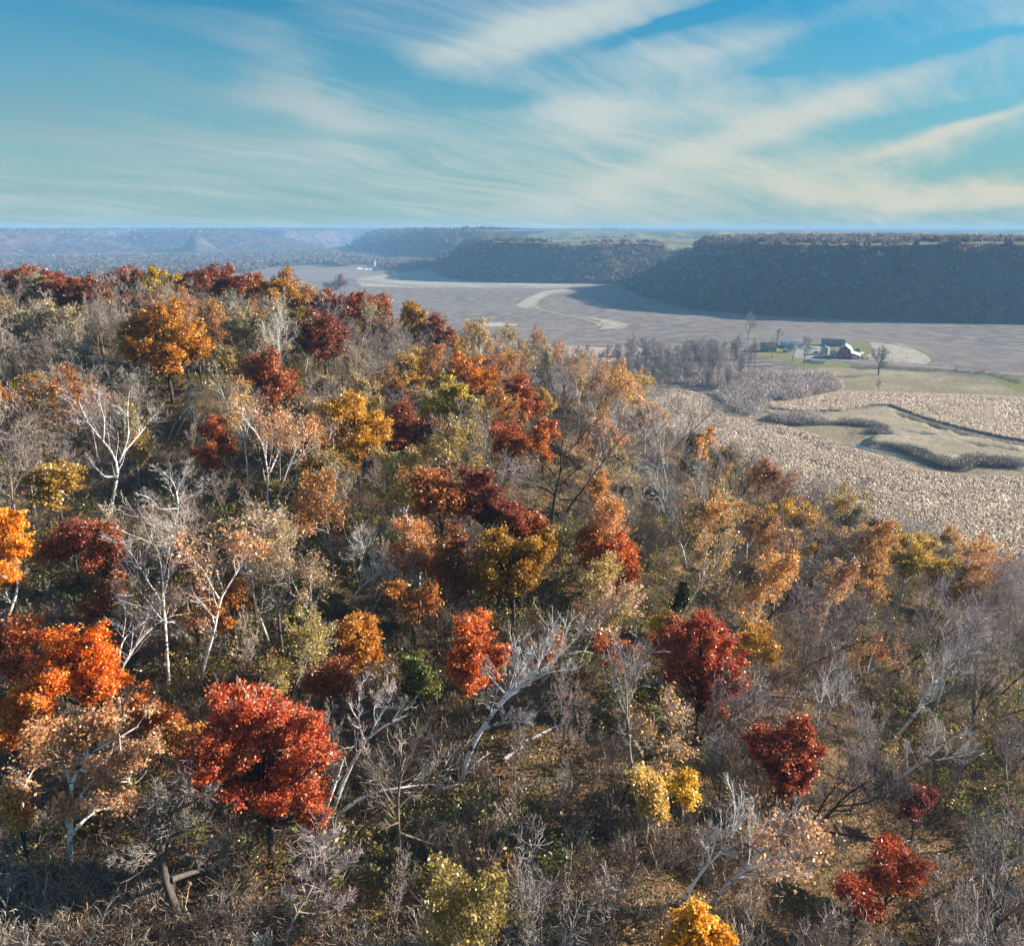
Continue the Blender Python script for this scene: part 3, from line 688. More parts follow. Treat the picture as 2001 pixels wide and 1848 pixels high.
def frame_plane(foot):  # vertical plane through the foot, facing the camera
    h = np.array([foot[0], foot[1], 0.]); h /= np.linalg.norm(h); return h
def traced(name, cv, lines, label, r0=.22, color=WHITE, twig=(.74, .70, .69), leaf=None, lcol=None, nleaf=0, lv=(4, 5, 4), birch=True, cat='birch', seed=0, top=.16, spread=.3, rat=.42, wig=.2, lsize=.13, lift=0, grp=None):
    """a tree whose main stems follow the given picture lines, laid in the upright plane through its foot and given depth"""
    r = np.random.default_rng(seed + 101); lines = [[cv(p) for p in l] for l in lines]
    r0 = r0 * .72; foot, t = ground_hit(*lines[0][0]); h = frame_plane(foot); D = float(foot @ h)
    foot = np.array([foot[0], foot[1], float(gz(foot[0], foot[1]))])
    dz = {}
    stems = []; base_r = []
    def to3(p, dep):
        d = ray(*p); k = (D + dep) / float(d @ h); return np.array([0, 0, CAMZ]) + d * k
    done = []
    for q, l in enumerate(lines):
        slope = 0 if q == 0 else r.uniform(-1, 1) * .55
        d0 = 0.0; rad0 = r0
        if q:   # start where it leaves an earlier stem
            best = None
            for (pts, deps, rads) in done:
                for a, b, c in zip(pts, deps, rads):
                    dd = math.hypot(a[0] - l[0][0], a[1] - l[0][1])
                    if best is None or dd < best[0]: best = (dd, b, c)
            d0 = best[1] if best[0] < 60 else 0.0; rad0 = best[2] * .8 if best[0] < 60 else r0 * .8
        # densify
        pp = resample([(a, b, 0) for a, b in l], max(6, len(l) * 3))[:, :2]
        s = np.concatenate([[0], np.cumsum(np.hypot(*np.diff(pp, axis=0).T))]) * t / SC
        dep = d0 + slope * s + np.cumsum(r.normal(size=len(s))) * .05
        rads = rad0 * (np.linspace(1, top, len(s))) ** (.85)
        X = np.array([to3(p, e) for p, e in zip(pp, dep)])
        if q == 0: X[0] = foot - np.array([0, 0, .3])
        stems.append((X, rads)); done.append((pp, dep, rads))
    T, W = Acc(), Acc(); n = 12; allb = []
    PP = np.stack([resample(X, n) for X, _ in stems]); RR = np.stack([np.interp(np.linspace(0, 1, n), np.linspace(0, 1, len(q)), q) for _, q in stems])
    tubes(T, PP, RR, 7)
    if lv[0]:
        lens = np.linalg.norm(PP[:, -1] - PP[:, 0], axis=1); 
        a, ra = grow(PP, RR, lv[0] + 3, rat * .85, .65, .25, .12, 5, .35, .45, r); tubes(T, a, ra, 4)
        b, rb = grow(a, ra, lv[1], .68, .65, .15, wig, 4, .15, .5, r, .4); rb = np.maximum(rb, .012); tubes(W, b, rb, 3)
        c, rc = grow(b, rb, lv[2] + 1, .75, .6, .12, .22, 3, .1, .6, r); rc = np.maximum(rc, .009); tubes(W, c, rc, 3)
        allb = np.concatenate([b[:, 2:].reshape(-1, 3), c[:, 1:].reshape(-1, 3)])
    Lf = None
    if nleaf:
        Lf = make_crown_leaves(allb, nleaf, lsize, seed, spread)
    put_tree(name, foot, T, W if lv[0] else None, Lf, color, twig, lcol or (0, 0, 0), label, cat, grp, birch=birch, origin=foot)
    for (pp, _, _) in done:
        for p in pp[::3]: HERO.append((p[0], p[1], 14, t))
    OCC.append((foot[0], foot[1], 1.5))

k1 = lambda p: (p[0] * .342, 415 + p[1] * .342)
k2 = lambda p: (684 + p[0] * .342, 415 + p[1] * .342)
k4 = lambda p: (p[0] * .342, 977 + p[1] * .342)
k5 = lambda p: (684 + p[0] * .342, 977 + p[1] * .342)
k6 = lambda p: (1319 + p[0] * .341, 977 + p[1] * .341)
k7 = lambda p: (p[0] * .5127, 1319 + p[1] * .5127)
k8 = lambda p: (977 + p[0] * .5117, 1319 + p[1] * .5117)
kz = lambda p: (586 + p[0] * .1586, 1319 + p[1] * .1586)
PEACH = (.62, .33, .16)
B = 'birch_tree'
traced(B, k1, [[(628, 1720), (650, 1600), (675, 1500), (680, 1430), (640, 1370), (590, 1300), (520, 1240), (480, 1160), (450, 1080)], [(590, 1300), (600, 1180), (570, 1100), (560, 1020)], [(680, 1430), (720, 1340), (740, 1250), (725, 1150), (740, 1020)], [(700, 1380), (760, 1310), (820, 1240), (890, 1150)], [(520, 1240), (440, 1220), (400, 1170)], [(675, 1500), (600, 1520), (540, 1450), (500, 1400)]], 'large white birch with a broad fan of bare limbs on the left slope', .30, seed=1)
traced(B, k1, [[(1000, 1790), (1020, 1690), (1010, 1590), (980, 1520), (930, 1480)], [(1020, 1690), (900, 1700), (880, 1640), (800, 1610)], [(1020, 1690), (1080, 1620), (1160, 1580), (1210, 1540)], [(1010, 1590), (1050, 1510), (1060, 1450)], [(1000, 1640), (970, 1580), (960, 1530)]], 'low spreading white birch below the big fan-shaped birch', .22, seed=2)
traced(B, k1, [[(1520, 1745), (1530, 1620), (1535, 1500), (1515, 1400), (1500, 1300), (1430, 1220), (1380, 1150)], [(1555, 1765), (1610, 1560), (1660, 1420), (1710, 1300), (1700, 1200)], [(1560, 1770), (1640, 1630), (1700, 1500), (1760, 1430), (1850, 1370), (1900, 1300), (1890, 1200)], [(1535, 1500), (1580, 1400), (1620, 1300), (1600, 1180)], [(1760, 1430), (1720, 1330), (1790, 1230)]], 'clump of three tall white birch stems with thin peach leaves at the top', .22, nleaf=5000, lcol=PEACH, seed=3)
traced(B, k1, [[(1420, 1610), (1412, 1450), (1400, 1320), (1380, 1200), (1300, 1130), (1260, 1000)], [(1380, 1200), (1390, 1080), (1380, 980)], [(1400, 1320), (1350, 1230), (1310, 1180)]], 'slim white birch just left of the three-stemmed clump', .18, nleaf=1500, lcol=(.5, .3, .1), seed=4)
traced(B, k1, [[(960, 1290), (1000, 1200), (1070, 1120), (1160, 1030), (1190, 930)]], 'grey-white birch leaning right, under the gold oak', .16, seed=31, lv=(2, 3, 3)); 
traced(B, k1, [[(1000, 1280), (1080, 1140), (1170, 1010)]], 'thin birch stem leaning right beside its twin below the gold oak', .13, seed=32, lv=(2, 3, 3))
traced(B, k4, [[(1140, 1090), (1160, 960), (1190, 860), (1230, 740), (1245, 640), (1250, 560), (1290, 500), (1350, 430), (1380, 380), (1420, 250)], [(1250, 560), (1200, 480), (1170, 400), (1100, 340), (1060, 280)], [(1350, 430), (1330, 330), (1380, 240)], [(1380, 380), (1440, 330), (1500, 280)], [(1230, 740), (1180, 760), (1120, 700), (1070, 690)]], 'white birch with a forked top in front of a small orange tree', .21, nleaf=2500, lcol=PEACH, seed=5)
traced(B, k4, [[(970, 1100), (955, 900), (950, 760), (935, 600), (930, 450), (925, 350), (900, 270), (860, 200)], [(935, 600), (870, 500), (820, 420), (770, 330), (710, 250)], [(930, 450), (960, 330), (980, 180)], [(940, 480), (1000, 400), (1040, 310)], [(950, 700), (1000, 690), (1060, 780)]], 'tall straight white birch with dense upright limbs, left of the forked one', .20, seed=6)
traced(B, k4, [[(610, 1250), (650, 1080), (690, 960), (740, 880), (800, 790), (900, 700), (960, 650), (1060, 650)], [(690, 990), (680, 870), (700, 790), (760, 740), (860, 670), (920, 610)], [(700, 790), (720, 670), (710, 580), (650, 500)], [(700, 780), (650, 720), (620, 680)]], 'slanting white birch rising out of the orange maple', .20, seed=7)
traced(B, k4, [[(15, 735), (60, 630), (95, 540), (105, 460), (75, 370)], [(105, 460), (155, 405)], [(50, 680), (100, 710), (160, 670), (220, 610), (290, 550)], [(160, 670), (250, 650), (340, 650)]], 'broken-topped white birch at the left edge beside the glowing orange tree', .26, seed=8, lv=(2, 5, 5))
traced(B, k4, [[(120, 2010), (122, 1780), (135, 1650), (160, 1560), (220, 1500), (300, 1490)], [(220, 1500), (200, 1430), (190, 1380), (230, 1310)], [(220, 1500), (290, 1450), (300, 1380), (340, 1300)], [(160, 1560), (170, 1470), (180, 1400)]], 'curved white birch, outermost of the two in the lower left', .20, nleaf=1800, lcol=PEACH, seed=9)
traced(B, k4, [[(405, 2090), (390, 1950), (415, 1780), (400, 1690), (400, 1590), (440, 1530), (500, 1450), (560, 1400), (640, 1380), (720, 1340), (790, 1290)], [(440, 1530), (520, 1560), (590, 1610), (640, 1650)], [(500, 1450), (490, 1350), (500, 1280)], [(440, 1530), (430, 1400), (400, 1340)], [(400, 1590), (340, 1500), (290, 1450)], [(395, 1930), (470, 1830), (560, 1760), (700, 1750)], [(395, 1880), (350, 1760)], [(560, 1400), (620, 1320), (610, 1260)]], 'stout white birch arching to the right above pale peach leaves in the lower left', .27, nleaf=5000, lcol=PEACH, seed=10)
traced(B, k5, [[(635, 1605), (660, 1500), (700, 1390), (750, 1310), (800, 1230), (870, 1140), (940, 1090), (1020, 1020), (1100, 970), (1200, 880), (1290, 790)], [(870, 1140), (920, 1070), (960, 1000), (1020, 900), (1100, 850)], [(880, 1100), (830, 1040), (780, 990), (770, 910)], [(940, 1090), (1040, 1030), (1130, 980), (1280, 970)], [(1020, 1020), (1080, 920), (1150, 830), (1180, 740)], [(750, 1310), (830, 1280), (920, 1265), (1030, 1265)], [(960, 1000), (950, 900), (930, 840)], [(890, 1110), (980, 1050), (1060, 970)]], 'big white birch leaning far to the right in the middle of the slope', .30, seed=11, lv=(6, 6, 5), rat=.34)
traced(B, kz, [[(370, 1780), (430, 1600), (520, 1350), (600, 1180), (680, 1010), (760, 900), (800, 810), (880, 720), (1000, 640), (1140, 560), (1320, 490)], [(800, 810), (740, 680), (720, 500), (730, 300), (720, 150), (790, 50)], [(740, 660), (620, 590), (600, 500)], [(720, 550), (650, 450), (600, 330)], [(880, 720), (930, 580), (1050, 400), (1130, 270), (1160, 100)], [(930, 580), (900, 420), (1000, 220)], [(1140, 560), (1240, 400), (1320, 280)]], 'white birch with clean upright forks, the tallest stem of the group beside the red tree', .27, seed=12, lv=(3, 4, 3), rat=.28)
traced('birch_snag', kz, [[(250, 1850), (330, 1620), (390, 1450), (450, 1300), (480, 1180), (530, 1040)], [(430, 1350), (395, 1280)], [(450, 1300), (510, 1240)]], 'broken birch snag with a dead top beside the upright-forked birch', .22, seed=13, lv=(0, 0, 0), top=.5)
traced(B, kz, [[(385, 1795), (500, 1690), (640, 1570), (800, 1480), (1000, 1410), (1200, 1400), (1400, 1355), (1600, 1340), (1700, 1310), (1840, 1390)], [(1000, 1410), (1010, 1330)], [(1600, 1340), (1680, 1370)], [(1700, 1310), (1790, 1230)]], 'birch bent over almost level with the ground to the right', .22, seed=14, lv=(1, 5, 4))
G = 'bare_tree'
traced(G, k7, [[(680, 915), (650, 840), (620, 750), (615, 650), (620, 580), (660, 520), (720, 440)], [(620, 580), (590, 520), (600, 430)], [(635, 650), (700, 680), (760, 700), (820, 660), (880, 640)], [(620, 720), (560, 700), (500, 710), (440, 730)], [(650, 620), (720, 580), (800, 560)], [(650, 780), (760, 740), (900, 740)], [(660, 520), (760, 470), (830, 440)], [(600, 700), (580, 620), (600, 560)]], 'old dark oak with crooked pale twigs, leafless, at the bottom left', .42, color=(.13, .11, .10), twig=(.38, .34, .32), birch=False, cat='tree', seed=15, lv=(6, 6, 4), wig=.4, rat=.4)
traced(G, k7, [[(1085, 1005), (1130, 900), (1200, 800), (1205, 700), (1190, 620)], [(1130, 900), (1110, 850), (1090, 830)], [(1130, 900), (1200, 910), (1260, 900), (1330, 850)], [(1200, 800), (1280, 770), (1340, 700)], [(1205, 700), (1250, 640), (1300, 600)], [(1200, 800), (1150, 740)]], 'pinkish white leafless tree with two tiers of twigs near the bottom', .14, color=PINKW, twig=(.60, .51, .50), birch=False, cat='tree', seed=16, lv=(6, 7, 5), rat=.45)
traced(G, k7, [[(1527, 738), (1520, 600), (1515, 500), (1520, 400), (1560, 300)], [(1520, 500), (1600, 420), (1680, 330)], [(1515, 520), (1460, 440), (1420, 330)], [(1520, 600), (1640, 640), (1740, 700)], [(1518, 560), (1450, 590)]], 'straight brown leafless tree with drooping side twigs over open leaf litter', .22, color=(.22, .17, .14), twig=(.46, .39, .33), birch=False, cat='tree', seed=17, lv=(6, 6, 4))
traced(B, k6, [[(800, 1335), (820, 1260), (825, 1180), (860, 1060), (870, 1000), (920, 950)], [(805, 1330), (870, 1260), (890, 1190), (930, 1120), (1000, 1050)], [(825, 1180), (790, 1050)], [(890, 1190), (960, 1150), (1030, 1110)]], 'white birch splitting low into two leaning plumes above a dark red oak', .20, seed=18, lv=(4, 6, 4))
traced(B, k6, [[(1230, 1405), (1290, 1330), (1370, 1240), (1440, 1140), (1480, 1050), (1530, 990), (1640, 900)], [(1480, 1050), (1460, 960), (1430, 900)], [(1530, 990), (1560, 880)], [(1480, 1050), (1600, 1010), (1700, 980)], [(1370, 1240), (1450, 1200)]], 'leaning white birch with a feathery top, second in from the right edge', .24, seed=19, lv=(4, 6, 4), rat=.34)
traced(B, k6, [[(1240, 1655), (1330, 1550), (1420, 1500), (1500, 1430), (1560, 1370), (1640, 1340)], [(1330, 1540), (1325, 1480), (1330, 1400)], [(1420, 1500), (1560, 1480), (1700, 1450)]], 'pale birch lying low over the slope, half hazed, on the right', .20, seed=20, lv=(4, 6, 4))
traced(B, k6, [[(1075, 1065), (1100, 990), (1170, 950), (1250, 940), (1290, 870)], [(1070, 1030), (1050, 930), (1030, 850)], [(1100, 990), (1130, 880), (1170, 810)], [(1170, 950), (1200, 880)]], 'crooked small birch with a few orange leaves in its top on the right slope', .16, seed=21, nleaf=900, lcol=(.6, .25, .08))
traced(B, k5, [[(1300, 930), (1350, 830), (1380, 770), (1420, 700), (1500, 640), (1600, 610)], [(1380, 770), (1320, 690), (1290, 620)], [(1420, 700), (1450, 600), (1480, 520)], [(1350, 830), (1420, 790), (1500, 770)], [(1500, 640), (1560, 560), (1620, 520)]], 'dark-stemmed birch with a white feathery crown below the orange tree', .24, color=(.50, .50, .55), seed=22, lv=(5, 6, 5), nleaf=1800, lcol=(.6, .35, .2))
traced(B, k5, [[(115, 690), (150, 580), (200, 510), (260, 450), (340, 380)], [(200, 510), (280, 500), (350, 440)], [(150, 580), (130, 480), (150, 400)]], 'grey birch leaning right below the pale orange crown', .19, color=(.5, .5, .56), seed=23)
traced(B, k5, [[(-20, 640), (30, 540), (60, 490), (130, 450), (200, 360)], [(60, 490), (20, 380), (10, 250)], [(60, 490), (60, 400), (80, 290), (60, 200)], [(130, 450), (140, 340), (130, 260)]], 'white birch with a tall bushy spray of pale twigs in the middle', .20, seed=24, lv=(5, 6, 4))
traced(B, k2, [[(1305, 1240), (1310, 1150), (1310, 1060), (1290, 960), (1260, 900)], [(1310, 1060), (1350, 960), (1400, 870)], [(1310, 1100), (1420, 1010), (1480, 900)], [(1310, 1060), (1330, 950), (1310, 860)]], 'many-stemmed white birch on the crest against the valley', .20, seed=25, lv=(5, 6, 5), nleaf=2500, lcol=PEACH)
traced(B, k2, [[(1360, 1665), (1450, 1600), (1560, 1540), (1640, 1480), (1700, 1420), (1760, 1370)], [(1560, 1540), (1640, 1560), (1720, 1500)], [(1450, 1600), (1520, 1640), (1600, 1620)]], 'white birch slanting low to the right behind a small orange tree', .20, seed=26)
traced(B, k2, [[(310, 1780), (305, 1620), (320, 1500), (370, 1400)], [(300, 1600), (240, 1510), (190, 1430), (150, 1380)], [(310, 1560), (400, 1450), (440, 1390)], [(240, 1510), (250, 1420)]], 'slender birch with a V-shaped crown of thin yellow leaves', .17, seed=27, nleaf=5000, lcol=(.55, .38, .12))
traced(B, k8, [[(685, 880), (740, 790), (800, 710), (850, 680), (890, 600), (910, 520)], [(800, 710), (790, 640), (810, 570)], [(890, 600), (940, 540)], [(850, 680), (900, 690)], [(800, 710), (830, 600)]], 'white birch rising from a dark foot near the bottom centre', .18, seed=28, lv=(4, 6, 4))
traced(G, k8, [[(458, 505), (500, 400), (550, 320), (600, 270), (680, 200)], [(550, 320), (640, 290), (700, 290)], [(600, 270), (560, 220), (530, 190)], [(600, 270), (640, 180), (660, 90)], [(600, 330), (640, 380)]], 'dark-trunked tree leaning right with a white twiggy top', .24, color=DARK, twig=(.68, .62, .62), birch=False, cat='tree', seed=29, lv=(5, 6, 5), nleaf=1200, lcol=(.6, .35, .15))
traced(B, k8, [[(800, 880), (880, 780), (950, 740), (980, 690), (1030, 620), (1080, 590)], [(950, 740), (1060, 700), (1180, 600)], [(900, 770), (1000, 770), (1130, 750)], [(980, 690), (1000, 610)], [(1060, 700), (1160, 680), (1240, 660)]], 'spreading white-twigged birch right of the one with the dark foot', .20, color=(.55, .55, .6), seed=30, lv=(5, 6, 4), nleaf=900, lcol=PEACH)
traced('fallen_birch', k5, [[(600, 1663), (700, 1690), (850, 1722), (1110, 1727)], [(960, 1740), (985, 1650), (990, 1600)], [(985, 1740), (1060, 1650), (1120, 1595)]], 'fallen white birch trunk lying across the leaf litter', .20, seed=33, lv=(3, 6, 4), top=.6, rat=.3)
traced(G, k8, [[(1100, 640), (1210, 590), (1280, 500), (1340, 440), (1420, 400)], [(1210, 590), (1330, 610), (1450, 625), (1520, 640)], [(1280, 500), (1400, 490), (1500, 440)], [(1180, 600), (1240, 470), (1330, 380)]], 'dark leafless tree arching far to the right over the slope', .22, color=DARK, twig=(.22, .20, .21), birch=False, cat='tree', seed=34, lv=(5, 6, 4))
traced(G, k2, [[(1150, 1790), (1170, 1600), (1210, 1480), (1200, 1350), (1230, 1250)], [(1200, 1560), (1280, 1480), (1380, 1420)], [(1180, 1620), (1080, 1560), (980, 1580)], [(1200, 1640), (1300, 1640), (1420, 1680)], [(1170, 1500), (1100, 1420), (1050, 1400)]], 'tall dark leafless oak with level boughs in the centre', .30, color=(.07, .06, .055), twig=(.17, .15, .14), birch=False, cat='tree', seed=35, lv=(5, 5, 4))
traced(B, k2, [[(1780, 1640), (1830, 1500), (1890, 1400), (1940, 1300)], [(1760, 1620), (1770, 1480), (1830, 1360), (1880, 1180)], [(1890, 1400), (1960, 1450), (1990, 1520)], [(1600, 1360), (1680, 1220), (1740, 1080)]], 'pair of thin white birches leaning right at the crest above the corn', .17, seed=36, lv=(4, 5, 4))
traced(B, k6, [[(20, 690), (120, 520), (170, 440), (170, 350), (180, 250)], [(140, 480), (230, 420), (300, 350)], [(170, 350), (140, 300)], [(170, 440), (260, 330), (350, 230)]], 'white birch with a long slanting stem left of the yellow crowns', .20, seed=37, nleaf=1500, lcol=(.5, .3, .1))
traced(B, k6, [[(1440, 760), (1560, 480), (1600, 430)], [(1350, 720), (1400, 600), (1480, 500)]], 'thin slanting birch at the edge of the corn field', .14, seed=38)
traced(B, k4, [[(1560, 880), (1520, 760), (1460, 600), (1430, 480), (1440, 380), (1520, 290)], [(1440, 380), (1470, 300), (1440, 230)], [(1470, 620), (1420, 450)]], 'slim white birch curving up on the left of a tangled grey tree', .17, seed=39)
traced(G, k4, [[(1620, 920), (1600, 760), (1590, 620), (1600, 500), (1700, 400)], [(1600, 760), (1700, 720), (1800, 740), (1880, 790)], [(1600, 620), (1700, 560), (1790, 600)], [(1600, 760), (1530, 700), (1500, 620)], [(1600, 840), (1700, 850), (1760, 920)], [(1590, 560), (1540, 450), (1560, 350)]], 'tangled grey leafless oak with curling boughs left of centre', .24, color=(.16, .14, .13), twig=(.42, .39, .37), birch=False, cat='tree', seed=40, lv=(6, 6, 4), wig=.4)

